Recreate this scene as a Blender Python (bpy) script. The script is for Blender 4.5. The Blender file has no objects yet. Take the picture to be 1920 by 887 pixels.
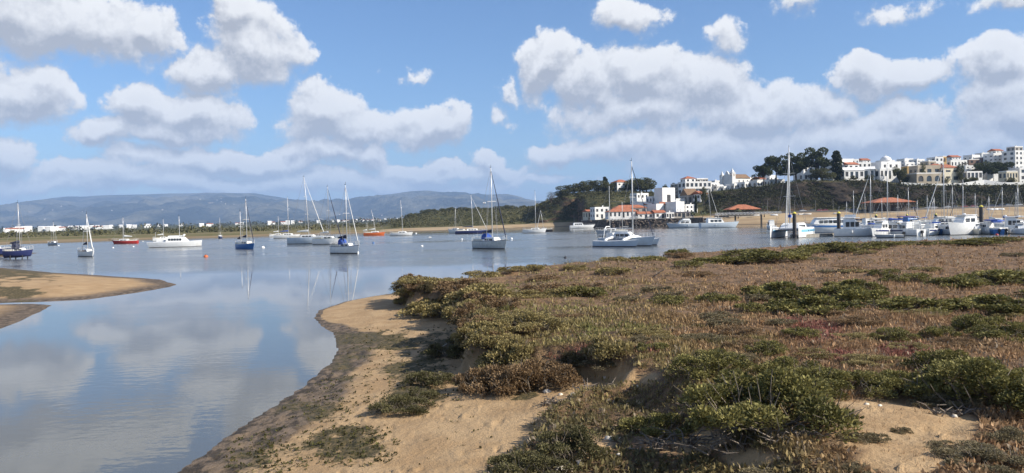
import bpy, math, random
import numpy as np
from mathutils import Vector, Matrix
R = math.radians
rng = np.random.default_rng(7); random.seed(7)
scene = bpy.context.scene
col = scene.collection

# ------------------------------------------------------------------ camera
F, CX, CY, HC = 1400.0, 960.0, 443.5, 4.0          # focal length and centre in pixels of the 1920 wide photograph; eye height
PITCH, ROLL = R(1.084), R(-1.3)
cam = bpy.data.cameras.new('camera'); cam.sensor_width = 36; cam.lens = 36 * F / 1920
cam.clip_start = 0.1; cam.clip_end = 80000
camo = bpy.data.objects.new('camera', cam); col.objects.link(camo)
CM = Matrix.Rotation(math.pi / 2 - PITCH, 3, 'X') @ Matrix.Rotation(ROLL, 3, 'Z')
camo.matrix_world = Matrix.Translation((0, 0, HC)) @ CM.to_4x4()
scene.camera = camo
CMn = np.array(CM)

def ray(u, v):
    return CM @ Vector(((u - CX) / F, -(v - CY) / F, -1.0))
def P(u, v, z=0.0):                 # pixel -> point on the level z
    d = ray(u, v); t = (z - HC) / d.z
    return Vector((d.x * t, d.y * t, z))
def D(u, v, Y):                     # pixel -> point at the depth Y
    d = ray(u, v); t = Y / d.y
    return Vector((d.x * t, Y, HC + d.z * t))
def proj(x, y, z):                  # points -> pixels (arrays)
    q = np.stack([x, y, z - HC], -1) @ CMn
    w = np.where(np.abs(q[..., 2]) < 1e-6, -1e-6, q[..., 2])
    return CX + F * q[..., 0] / -w, CY - F * q[..., 1] / -w

# ------------------------------------------------------------------ light and sky
SUN_EL, SUN_AZ = R(34), R(109)       # azimuth measured from +Y (view) towards +X (right)
SKY, EXPO = 0.072, 0.85
sd = Vector((math.sin(SUN_AZ) * math.cos(SUN_EL), math.cos(SUN_AZ) * math.cos(SUN_EL), math.sin(SUN_EL)))
sun = bpy.data.lights.new('sun', 'SUN'); sun.energy = 4.5; sun.angle = R(0.53); sun.color = (1.0, 0.93, 0.82)
suno = bpy.data.objects.new('sun', sun); col.objects.link(suno)
suno.rotation_euler = (-sd).to_track_quat('-Z', 'Y').to_euler(); suno.location = sd * 100
vs = scene.view_settings; vs.view_transform = 'Standard'; vs.look = 'None'; vs.gamma = 1; vs.exposure = EXPO; vs.use_curve_mapping = False
scene.cycles.use_denoising = True; scene.cycles.max_bounces = 6; scene.cycles.diffuse_bounces = 2; scene.cycles.glossy_bounces = 3
scene.cycles.transmission_bounces = 3; scene.cycles.transparent_max_bounces = 8; scene.cycles.volume_bounces = 0
scene.cycles.caustics_reflective = False; scene.cycles.caustics_refractive = False
scene.cycles.sample_clamp_indirect = 4

class NT:                           # a little shorthand for node trees
    def __init__(s, tree): s.t = tree; s.n = tree.nodes; s.l = tree.links
    def put(s, sock, v):
        if v is None: return
        if isinstance(v, bpy.types.NodeSocket): s.l.new(v, sock)
        else:
            try: sock.default_value = v
            except Exception: sock.default_value = tuple(v) + (1,)
    def m(s, op, a=None, b=None, c=None, clamp=False):
        n = s.n.new('ShaderNodeMath'); n.operation = op; n.use_clamp = clamp
        for i, q in enumerate((a, b, c)): s.put(n.inputs[i], q)
        return n.outputs[0]
    def v(s, op, a=None, b=None, c=None, scale=None):
        n = s.n.new('ShaderNodeVectorMath'); n.operation = op
        for i, q in enumerate((a, b, c)): s.put(n.inputs[i], q)
        if scale is not None: s.put(n.inputs['Scale'], scale)
        return n.outputs[1] if op in ('LENGTH', 'DOT_PRODUCT', 'DISTANCE') else n.outputs[0]
    def noise(s, vec, scale, detail=4, rough=0.55, out=0, dist=0.0):
        n = s.n.new('ShaderNodeTexNoise'); s.put(n.inputs['Vector'], vec); n.inputs['Scale'].default_value = scale
        n.inputs['Detail'].default_value = detail; n.inputs['Roughness'].default_value = rough; n.inputs['Distortion'].default_value = dist
        return n.outputs[out]
    def mix(s, f, a, b):
        n = s.n.new('ShaderNodeMix'); n.data_type = 'RGBA'
        s.put(n.inputs[0], f); s.put(n.inputs[6], a); s.put(n.inputs[7], b); return n.outputs[2]
    def ramp(s, f, lo, hi, a=0.0, b=1.0, smooth=True):
        n = s.n.new('ShaderNodeMapRange'); n.interpolation_type = 'SMOOTHSTEP' if smooth else 'LINEAR'
        for i, q in enumerate((f, lo, hi, a, b)): s.put(n.inputs[i], q)
        return n.outputs[0]
    def xyz(s, x, y, z):
        n = s.n.new('ShaderNodeCombineXYZ'); s.put(n.inputs[0], x); s.put(n.inputs[1], y); s.put(n.inputs[2], z); return n.outputs[0]
    def sep(s, v):
        n = s.n.new('ShaderNodeSeparateXYZ'); s.put(n.inputs[0], v); return n.outputs
    def attr(s, name):
        n = s.n.new('ShaderNodeAttribute'); n.attribute_name = name; return n
    def bump(s, h, strength, dist):
        n = s.n.new('ShaderNodeBump'); s.put(n.inputs['Strength'], strength); n.inputs['Distance'].default_value = dist
        s.put(n.inputs['Height'], h); return n.outputs[0]

world = bpy.data.worlds.new('World'); scene.world = world; world.use_nodes = True
def build_sky():
    W = NT(world.node_tree); W.n.clear()
    sky = W.n.new('ShaderNodeTexSky'); sky.sky_type = 'NISHITA'; sky.sun_disc = False
    sky.sun_elevation = SUN_EL; sky.sun_rotation = SUN_AZ; sky.air_density = 1.1; sky.dust_density = 0.3; sky.ozone_density = 4.5
    tc = W.n.new('ShaderNodeTexCoord'); d = tc.outputs['Generated']
    x, y, z = W.sep(d)
    az = W.m('MULTIPLY', W.m('ARCTAN2', x, y), 57.2958)
    el = W.m('MULTIPLY', W.m('ARCSINE', z), 57.2958)
    # cumulus: centre and radii in pixels of the photograph, weight
    blobs = [(140,40,170,66,1),(20,30,160,78,1),(275,35,70,48,.9),(470,95,80,76,1.05),(428,25,46,60,1),(385,130,80,42,.9),(540,105,42,36,.7),
        (20,170,100,52,1),(90,190,55,24,.6),(0,290,65,48,.9),(265,185,62,48,1),(345,205,100,46,1),(310,240,140,36,.8),(190,252,52,30,.9),
        (620,210,100,62,1.1),(690,240,90,48,.9),(810,235,75,46,1),(640,280,110,36,.9),(715,288,50,30,.9),(560,270,50,26,.7),(905,292,40,20,.7),
        (470,300,260,30,.95),(230,325,170,24,.8),(480,345,560,32,.95),(850,315,190,20,.85),(100,350,190,18,.8),(640,325,90,18,.8),(980,335,120,14,.7),
        (1025,125,52,66,1.1),(1100,150,80,56,.9),(1210,150,120,62,1),(1330,165,100,60,.9),(1375,90,48,40,.5),(1200,210,190,48,.8),(1420,215,150,60,1),
        (1050,282,75,34,.9),(1150,275,120,40,.7),(1330,280,230,52,.85),(1620,270,180,60,.9),(1690,232,75,50,.9),(1560,215,60,36,.6),
        (1190,42,80,32,.75),(1625,140,62,50,1),(1715,150,72,34,.9),(1875,130,70,50,1.05),(1920,210,110,80,1),(1880,275,100,46,.9),(1500,320,420,34,.6),
        (1510,8,45,20,.45),(1690,20,60,22,.35),(940,215,30,22,.4),(775,140,40,18,.32),(1900,0,60,20,.6),(960,180,42,18,.45)]
    def field(p, d3):
        n1 = W.v('SUBTRACT', W.noise(d3, 7, 3, .5, 1), (.5, .5, .5))
        n2 = W.v('SUBTRACT', W.noise(d3, 24, 7, .62, 1), (.5, .5, .5))
        q = W.v('ADD', W.v('MULTIPLY_ADD', n1, (6.0, 4.2, 0), p), W.v('MULTIPLY', n2, (3.4, 2.8, 0)))
        f = None
        for (u, v, ru, rv, w) in blobs:
            r = ray(u, v).normalized()
            a0, e0 = math.degrees(math.atan2(r.x, r.y)), math.degrees(math.asin(r.z))
            sa, se = 57.2958 / F * ru * 1.05, 57.2958 / F * rv * 1.05
            g = W.v('LENGTH', W.v('MULTIPLY_ADD', q, (1 / sa, 1 / se, 0), (-a0 / sa, -e0 / se, 0)))
            g = W.m('MULTIPLY_ADD', g, -w, w)
            f = g if f is None else W.m('SMOOTH_MAX', f, g, .22)
        # the same cumulus deck goes on all round, outside the picture
        zz = W.m('ADD', W.m('MAXIMUM', W.sep(d3)[2], 0), .16)
        pl = W.v('SCALE', d3, scale=W.m('DIVIDE', 1.0, zz))
        g = W.m('MULTIPLY', W.m('SUBTRACT', W.noise(pl, 1.25, 5, .55), .515), 4.5)
        out = W.ramp(W.m('ABSOLUTE', az), 38, 46)
        out = W.m('MAXIMUM', out, W.ramp(el, 22, 30))
        f = W.m('ADD', W.m('MULTIPLY', f, W.m('SUBTRACT', 1, out)), W.m('MULTIPLY', g, out))
        b1 = W.m('SUBTRACT', W.noise(d3, 20, 9, .66), .5)
        b2 = W.m('SUBTRACT', W.noise(d3, 60, 6, .7), .5)
        return W.m('MULTIPLY_ADD', b2, .30, W.m('MULTIPLY_ADD', b1, .95, f))
    p = W.xyz(az, el, 0)
    D0 = field(p, d)
    # light comes from above and from the right: compare the cloud with itself a little further towards the sun
    d1 = W.v('NORMALIZE', W.v('ADD', d, (.003, 0, .0150)))
    D1 = field(W.v('ADD', p, (.17, .86, 0)), d1)
    L = W.m('SUBTRACT', D0, D1)
    alpha = W.ramp(D0, 0.0, W.ramp(L, -.12, .25, .42, .22))
    t = W.m('ADD', W.m('MULTIPLY', L, 1.75), .46, clamp=True)
    thick = W.ramp(D0, .25, .95)
    t = W.m('SUBTRACT', t, W.m('MULTIPLY', thick, .12), clamp=True)
    CS = 1.27
    cloud = W.mix(t, (.315 * CS, .32 * CS, .34 * CS, 1), (.70 * CS, .69 * CS, .67 * CS, 1))
    low = W.ramp(el, .5, 6.0, .7, 1.0)
    bg = W.n.new('ShaderNodeBackground'); W.l.new(W.v('MULTIPLY', sky.outputs[0], (.84, .97, 1.13)), bg.inputs[0]); bg.inputs[1].default_value = SKY
    bc = W.n.new('ShaderNodeBackground'); W.l.new(cloud, bc.inputs[0]); bc.inputs[1].default_value = 1.0 * 0.68
    mx = W.n.new('ShaderNodeMixShader'); W.l.new(W.m('MULTIPLY', alpha, W.m('MULTIPLY', low, .95)), mx.inputs[0])
    W.l.new(bg.outputs[0], mx.inputs[1]); W.l.new(bc.outputs[0], mx.inputs[2])
    o = W.n.new('ShaderNodeOutputWorld'); W.l.new(mx.outputs[0], o.inputs[0])
    world.cycles.sampling_method = 'MANUAL'; world.cycles.sample_map_resolution = 512
build_sky()

# ------------------------------------------------------------------ helpers
def tag(o, label=None, cat=None, group=None, kind=None):
    if label: o['label'] = label
    if cat: o['category'] = cat
    if group: o['group'] = group
    if kind: o['kind'] = kind
    return o
def link(o, parent=None):
    col.objects.link(o)
    if parent is not None: o.parent = parent
    return o
def empty(name, loc, rz=0, label=None, cat=None, group=None):
    o = bpy.data.objects.new(name, None); o.empty_display_size = .3; o.location = loc; o.rotation_euler = (0, 0, rz); link(o)
    return tag(o, label, cat, group)
def np_mesh(name, V, Fc, mat=None, attrs=None, smooth=False, parent=None):
    V = np.ascontiguousarray(V, np.float32); Fc = np.ascontiguousarray(Fc, np.int32); k = Fc.shape[1]
    me = bpy.data.meshes.new(name); me.vertices.add(len(V)); me.vertices.foreach_set('co', V.ravel())
    me.loops.add(Fc.size); me.loops.foreach_set('vertex_index', Fc.ravel())
    me.polygons.add(len(Fc)); me.polygons.foreach_set('loop_start', np.arange(0, Fc.size, k, dtype=np.int32))
    if smooth: me.polygons.foreach_set('use_smooth', np.ones(len(Fc), bool))
    for an, av in (attrs or {}).items():
        av = np.ascontiguousarray(av, np.float32)
        if av.ndim == 2:
            a = me.attributes.new(an, 'FLOAT_COLOR', 'POINT'); c = np.ones((len(V), 4), np.float32); c[:, :3] = av; a.data.foreach_set('color', c.ravel())
        else:
            a = me.attributes.new(an, 'FLOAT', 'POINT'); a.data.foreach_set('value', av)
    me.update(calc_edges=True)
    if mat: me.materials.append(mat)
    return link(bpy.data.objects.new(name, me), parent)
def copy_tree(o, parent=None):
    c = o.copy(); col.objects.link(c); c.parent = parent
    for ch in o.children: copy_tree(ch, c)
    return c

class MB:                            # gathers shapes for ONE mesh object
    def __init__(s): s.v = []; s.f = []; s.mi = []
    def add(s, vs_, fs, mi=0):
        o = len(s.v); s.v += [tuple(q) for q in vs_]; s.f += [tuple(i + o for i in f) for f in fs]; s.mi += [mi] * len(fs); return s
    def box(s, c, d, rz=0, mi=0, taper=1.0):
        x, y, z = d[0] / 2, d[1] / 2, d[2] / 2; cs, sn = math.cos(rz), math.sin(rz); vv = []
        for k in (-1, 1):
            t = taper if k > 0 else 1
            for a, b in ((-1, -1), (1, -1), (1, 1), (-1, 1)):
                px, py = a * x * t, b * y * t; vv.append((c[0] + px * cs - py * sn, c[1] + px * sn + py * cs, c[2] + k * z))
        return s.add(vv, [(3, 2, 1, 0), (4, 5, 6, 7), (0, 1, 5, 4), (1, 2, 6, 5), (2, 3, 7, 6), (3, 0, 4, 7)], mi)
    def tube(s, pts, r, n=6, mi=0):
        pts = [Vector(p) for p in pts]; rr = r if isinstance(r, (list, tuple)) else [r] * len(pts); vv = []; ff = []
        for i, p in enumerate(pts):
            d = (pts[min(i + 1, len(pts) - 1)] - pts[max(i - 1, 0)]).normalized()
            a = d.orthogonal().normalized() if abs(d.z) > .9 else d.cross(Vector((0, 0, 1))).normalized()
            b = d.cross(a)
            for k in range(n):
                t = 2 * math.pi * k / n; vv.append(p + (a * math.cos(t) + b * math.sin(t)) * rr[i])
        for i in range(len(pts) - 1):
            for k in range(n): ff.append((i * n + k, i * n + (k + 1) % n, (i + 1) * n + (k + 1) % n, (i + 1) * n + k))
        ff.append(tuple(reversed(range(n)))); ff.append(tuple(range((len(pts) - 1) * n, len(pts) * n)))
        return s.add(vv, ff, mi)
    def loft(s, rings, closed=True, cap=True, mi=0):
        n = len(rings[0]); vv = [p for r_ in rings for p in r_]; ff = []
        for i in range(len(rings) - 1):
            for k in range(n if closed else n - 1):
                ff.append((i * n + k, i * n + (k + 1) % n, (i + 1) * n + (k + 1) % n, (i + 1) * n + k))
        if cap and closed: ff.append(tuple(reversed(range(n)))); ff.append(tuple(range((len(rings) - 1) * n, len(rings) * n)))
        return s.add(vv, ff, mi)
    def lathe(s, prof, n=12, c=(0, 0, 0), mi=0):
        return s.loft([[(c[0] + r_ * math.cos(2 * math.pi * k / n), c[1] + r_ * math.sin(2 * math.pi * k / n), c[2] + z) for k in range(n)] for r_, z in prof], mi=mi)
    def build(s, name, mats, parent=None, smooth=False, auto=False):
        me = bpy.data.meshes.new(name); me.from_pydata(s.v, [], s.f)
        for m_ in (mats if isinstance(mats, (list, tuple)) else [mats]): me.materials.append(m_)
        me.polygons.foreach_set('material_index', s.mi)
        if smooth: me.polygons.foreach_set('use_smooth', [True] * len(s.f))
        me.update()
        if auto and smooth: me.set_sharp_from_angle(angle=R(38))
        return link(bpy.data.objects.new(name, me), parent)

def vnoise(x, y, s, seed=0, octv=4, rough=.5):            # value noise on arrays, -1..1
    x = np.asarray(x, float) * s; y = np.asarray(y, float) * s; out = 0; amp = 1; tot = 0
    for o in range(octv):
        xi, yi = np.floor(x).astype(np.int64), np.floor(y).astype(np.int64); fx, fy = x - xi, y - yi
        fx = fx * fx * (3 - 2 * fx); fy = fy * fy * (3 - 2 * fy)
        def h(a, b):
            n = (a * 374761393 + b * 668265263 + (seed + o * 17) * 982451653) & 0xFFFFFFFF
            n = ((n ^ (n >> 13)) * 1274126177) & 0xFFFFFFFF
            return ((n ^ (n >> 16)) & 0xFFFF) / 32767.5 - 1
        v = (h(xi, yi) * (1 - fx) + h(xi + 1, yi) * fx) * (1 - fy) + (h(xi, yi + 1) * (1 - fx) + h(xi + 1, yi + 1) * fx) * fy
        out = out + v * amp; tot += amp; amp *= rough; x = x * 2.03 + 5.3; y = y * 2.03 + 1.7
    return out / tot
def sstep(a, b, x):
    t = np.clip((x - a) / (b - a), 0, 1); return t * t * (3 - 2 * t)

# ------------------------------------------------------------------ materials
MATS = {}
def mat(name, c, rough=.6, c2=None, scale=3, bump=0, bdist=.02, metal=0, detail=4, spec=.5, obj=False, lo=.35, hi=.65):
    if name in MATS: return MATS[name]
    m_ = bpy.data.materials.new(name); m_.use_nodes = True; N = NT(m_.node_tree); b = N.n['Principled BSDF']
    b.inputs['Roughness'].default_value = rough; b.inputs['Metallic'].default_value = metal; b.inputs['Specular IOR Level'].default_value = spec
    tcn = N.n.new('ShaderNodeTexCoord' if obj else 'ShaderNodeNewGeometry'); vec = tcn.outputs['Object' if obj else 'Position']
    c2 = c2 or tuple(q * .8 for q in c)
    n = N.noise(vec, scale, detail, .6)
    N.put(b.inputs['Base Color'], N.mix(N.ramp(n, lo, hi), tuple(c) + (1,), tuple(c2) + (1,)))
    if bump: N.put(b.inputs['Normal'], N.bump(N.noise(vec, scale * 3, 4, .6), bump, bdist))
    MATS[name] = m_; return m_
def leafmat(name, trans=.25, rough=.7):
    m_ = bpy.data.materials.new(name); m_.use_nodes = True; N = NT(m_.node_tree); b = N.n['Principled BSDF']
    c = N.attr('col').outputs['Color']; N.put(b.inputs['Base Color'], c); b.inputs['Roughness'].default_value = rough; b.inputs['Specular IOR Level'].default_value = .25
    tr = N.n.new('ShaderNodeBsdfTranslucent'); N.put(tr.inputs[0], c)
    mx = N.n.new('ShaderNodeMixShader'); mx.inputs[0].default_value = trans
    N.l.new(b.outputs[0], mx.inputs[1]); N.l.new(tr.outputs[0], mx.inputs[2]); N.l.new(mx.outputs[0], N.n['Material Output'].inputs[0])
    return m_
LEAF = leafmat('leaf'); LEAF2 = leafmat('far_leaf', .15, .8)

# ------------------------------------------------------------------ water
def build_water():
    m_ = bpy.data.materials.new('water'); m_.use_nodes = True; N = NT(m_.node_tree); b = N.n['Principled BSDF']
    pos = N.n.new('ShaderNodeNewGeometry').outputs['Position']; x, y, z = N.sep(pos)
    dist = N.m('SQRT', N.m('ADD', N.m('MULTIPLY', x, x), N.m('MULTIPLY', y, y)))
    b.inputs['IOR'].default_value = 1.33
    N.put(b.inputs['Base Color'], N.mix(N.noise(pos, .06, 3), (.088, .094, .090, 1), (.12, .122, .112, 1)))
    # wind: a ruffled belt across the anchorage, slicks elsewhere
    w = N.noise(N.v('MULTIPLY', pos, (.012, .05, 0)), 1, 4, .55)
    belt = N.m('MULTIPLY', N.ramp(y, 66, 92), N.ramp(y, 205, 330, 1, .25))
    ruff = N.m('ADD', N.m('MULTIPLY', belt, N.ramp(w, .36, .52, .25, 1)), N.m('MULTIPLY', N.ramp(w, .48, .66), .16), clamp=True)
    h1 = N.noise(N.v('MULTIPLY', pos, (1, 1.5, 1)), 2.6, 3, .5)
    h2 = N.noise(N.v('MULTIPLY', pos, (.7, 1.5, 1)), .9, 2, .5)
    near = N.ramp(dist, 10, 45, .9, .35)
    st = N.m('ADD', N.m('MULTIPLY', ruff, .22), N.m('MULTIPLY', near, N.m('MULTIPLY', N.ramp(N.noise(pos, .16, 3), .45, .65, .3, 1.3), .022)))
    N.put(b.inputs['Normal'], N.bump(N.m('ADD', h1, N.m('MULTIPLY', h2, .7)), st, .22))
    N.put(b.inputs['Roughness'], N.m('MULTIPLY_ADD', ruff, .16, .015))
    V = [(-9000, -600, 0), (9000, -600, 0), (9000, 2600, 0), (-9000, 2600, 0)]
    return tag(np_mesh('water', V, [(0, 1, 2, 3)], m_), kind='structure')
build_water()

# ------------------------------------------------------------------ far land: knots (depth, height) of the ground along each bearing
KN = {-2600: [(150, 0), (260, 1.5), (420, 2), (700, 2.5), (1200, 4), (3500, 20), (9000, 70)],
    0: [(270, 0), (330, 1.3), (450, 1.8), (700, 2.5), (1200, 4), (3500, 20), (9000, 70)],
    200: [(308, 0), (360, 1.3), (480, 1.8), (700, 2.6), (1200, 5), (3500, 22), (9000, 70)],
    400: [(335, 0), (380, 1.3), (500, 2), (750, 3), (1300, 6), (3500, 22), (9000, 70)],
    600: [(378, 0), (420, 1.4), (540, 2), (800, 3), (1300, 6), (3500, 24), (9000, 70)],
    715: [(400, 0), (450, 1.5), (620, 3), (850, 4), (1300, 6), (3500, 24), (9000, 70)],
    760: [(412, 0), (540, 1.5), (720, 9), (850, 10), (1300, 7), (3500, 24), (9000, 70)],
    820: [(425, 0), (560, 1.6), (750, 16), (900, 18), (1300, 9), (3500, 24), (9000, 70)],
    900: [(465, 0), (560, 2), (740, 16.5), (900, 17), (1300, 9), (3500, 24), (9000, 70)],
    985: [(545, 0), (590, 2.4), (700, 16), (850, 18), (1300, 10), (3500, 24), (9000, 70)],
    1012: [(556, 0), (580, 3), (604, 15), (680, 20), (1000, 12), (3500, 24), (9000, 70)],
    1060: [(552, 0), (574, 3.2), (600, 24), (650, 27), (900, 18), (3500, 24), (9000, 70)],
    1084: [(540, 0), (566, 3.3), (596, 25), (645, 27.5), (900, 18), (3500, 24), (9000, 70)],
    1100: [(462, 0), (484, 3.8), (588, 25), (636, 28), (900, 19), (3500, 24), (9000, 70)],
    1118: [(436, 0), (462, 4.1), (580, 24.5), (632, 28.5), (900, 19), (3500, 24), (9000, 70)],
    1134: [(428, 0), (456, 4.3), (575, 24), (628, 29), (900, 20), (3500, 24), (9000, 70)],
    1150: [(420, 0), (446, 4.3), (566, 24), (625, 29), (900, 20), (3500, 24), (9000, 70)],
    1185: [(416, 0), (442, 4.4), (560, 23), (620, 28), (900, 24), (3500, 30), (9000, 70)],
    1240: [(416, 0), (446, 4.6), (540, 21), (620, 25), (900, 26), (3500, 30), (9000, 70)],
    1300: [(414, 0), (446, 5), (520, 21), (600, 27), (900, 28), (3500, 30), (9000, 70)],
    1340: [(402, 0), (446, 5.5), (482, 20), (580, 27), (900, 28), (3500, 30), (9000, 70)],
    1420: [(390, 0), (446, 6), (476, 23), (560, 27), (900, 28), (3500, 30), (9000, 70)],
    1500: [(385, 0), (441, 6), (470, 26), (530, 28), (900, 30), (3500, 30), (9000, 70)],
    1640: [(378, 0), (436, 6), (466, 25), (525, 28), (900, 30), (3500, 30), (9000, 70)],
    1700: [(372, 0), (434, 6), (464, 21.5), (515, 25), (900, 32), (3500, 30), (9000, 70)],
    1920: [(352, 0), (430, 6.5), (460, 19), (500, 23), (640, 34), (3500, 34), (9000, 70)],
    4500: [(200, 0), (300, 6.5), (360, 19), (460, 23), (640, 34), (3500, 34), (9000, 70)]}
KU = np.array(sorted(KN)); KA = np.array([KN[k] for k in KU], float)           # bearing, knot, (Y, z)
def knots(u): return np.stack([np.stack([np.interp(u, KU, KA[:, k, j]) for j in (0, 1)], -1) for k in range(7)], -2)
def land_z(x, y):
    u = np.atleast_1d(CX + F * np.asarray(x, float) / np.asarray(y, float)); y = np.broadcast_to(np.asarray(y, float), u.shape)
    k = knots(u); z = np.full(u.shape, -1.0)
    for i in range(6):
        a, b = k[..., i, :], k[..., i + 1, :]; t = (y - a[..., 0]) / (b[..., 0] - a[..., 0]); z = np.where((t >= 0) & (t <= 1), a[..., 1] + (b[..., 1] - a[..., 1]) * t, z)
    return z
def lz(x, y): return float(land_z(x, y)[0])

def build_land():
    us = np.concatenate([np.linspace(-2600, -200, 40), np.linspace(-190, 700, 110), np.linspace(704, 2040, 430), np.linspace(2060, 4500, 40)])
    kn = knots(us); rows = []; sl = []
    subs = [14, 26, 10, 8, 16, 10]
    rows.append(np.stack([kn[:, 0, 0] - 10, np.full(len(us), -1.2)], -1)); sl.append(0)
    for i, n in enumerate(subs):
        for j in range(n):
            t = j / n; rows.append(kn[:, i] * (1 - t) + kn[:, i + 1] * t); sl.append(i + t)
    rows.append(kn[:, 6]); sl.append(6); rows.append(np.stack([np.full(len(us), 26000.), np.full(len(us), 60.)], -1)); sl.append(7)
    A = np.array(rows); Y = A[..., 0]; Z = A[..., 1]; X = (us[None] - CX) / F * Y; S = np.array(sl)[:, None] + 0 * Z
    steep = sstep(1.0, 1.15, S) * (1 - sstep(1.95, 2.1, S)) * sstep(700, 760, us)[None]
    n1 = vnoise(X, Z * 1.5 + Y * .4, .09, 3, 4); n2 = vnoise(X, Y, .02, 5, 4)
    Y = Y + steep * n1 * 7; Z = Z + steep * n1 * 1.0 + sstep(.7, 2.5, S) * n2 * .7 * (1 + sstep(4, 6, S) * 18)
    V = np.stack([X, Y, Z], -1); nr, nc = Z.shape
    idx = np.arange(nr * nc).reshape(nr, nc)
    quad = np.stack([idx[:-1, :-1], idx[:-1, 1:], idx[1:, 1:], idx[1:, :-1]], -1)
    U = np.broadcast_to(us[None], Z.shape)
    k1 = 1 + subs[0]
    for name, r0, r1 in (('far_shore', 0, k1), ('hillside', k1, nr - 1)):
        m_ = bpy.data.materials.new(name); m_.use_nodes = True; N = NT(m_.node_tree); b = N.n['Principled BSDF']; b.inputs['Roughness'].default_value = .95; b.inputs['Specular IOR Level'].default_value = .1
        g = N.n.new('ShaderNodeNewGeometry'); pos = g.outputs['Position']; sx, sy, sz = N.sep(pos)
        if name == 'far_shore':
            c = N.mix(N.ramp(N.noise(pos, .05, 5), .4, .6), (.30, .215, .13, 1), (.40, .30, .18, 1))
            c = N.mix(N.ramp(sz, .05, .5), (.13, .10, .065, 1), c)
            mw = N.attr('marsh').outputs['Fac']; c = N.mix(N.m('MULTIPLY', mw, .7), c, (.19, .145, .085, 1))
            mg = N.mix(N.ramp(N.noise(N.v('MULTIPLY', pos, (.01, .05, 1)), 1, 4), .42, .58), (.12, .11, .045, 1), (.22, .17, .09, 1))
            c = N.mix(N.m('MULTIPLY', mw, N.ramp(sz, .6, 1.0)), c, mg)
        else:
            veg = N.mix(N.ramp(N.noise(pos, .12, 6, .65), .38, .62), (.045, .05, .02, 1), (.12, .105, .045, 1))
            soil = N.mix(N.ramp(N.noise(pos, .25, 5, .65), .4, .6), (.16, .10, .06, 1), (.075, .055, .04, 1))
            up = N.sep(g.outputs['Normal'])[2]
            c = N.mix(N.ramp(N.m('ADD', up, N.m('MULTIPLY', N.noise(pos, .2, 4), .5)), .75, 1.15), soil, veg)
            rock = N.mix(N.ramp(N.noise(N.v('MULTIPLY', pos, (1, 1, 2)), .22, 6, .7), .4, .6), (.022, .019, .016, 1), (.060, .046, .034, 1))
            c = N.mix(N.attr('cliff').outputs['Fac'], c, rock)
            fl = N.mix(N.ramp(N.noise(N.v('MULTIPLY', pos, (.004, .02, 1)), 1, 5, .6), .4, .6), (.10, .105, .035, 1), (.20, .16, .085, 1))
            c = N.mix(N.attr('marsh').outputs['Fac'], c, fl)
            far = N.mix(N.ramp(N.noise(N.v('MULTIPLY', pos, (.004, .002, 1)), 1, 6, .7), .4, .62), (.035, .045, .02, 1), (.13, .12, .06, 1))
            c = N.mix(N.ramp(sy, 900, 1500), c, far)
            N.put(b.inputs['Normal'], N.bump(N.noise(pos, .6, 5, .65), .9, .8))
        N.put(b.inputs['Base Color'], c)
        sub = quad[r0:r1].reshape(-1, 4); used = np.unique(sub); remap = np.full(nr * nc, -1); remap[used] = np.arange(len(used))
        mar = (1 - sstep(690, 740, U)).ravel()[used]; clf = (sstep(1310, 1350, U) * sstep(1.08, 1.2, S) * (1 - sstep(1.93, 2.02, S))).ravel()[used]
        tag(np_mesh(name, V.reshape(-1, 3)[used], remap[sub], m_, {'marsh': mar, 'cliff': clf}, True), kind='structure')
build_land()

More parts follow.
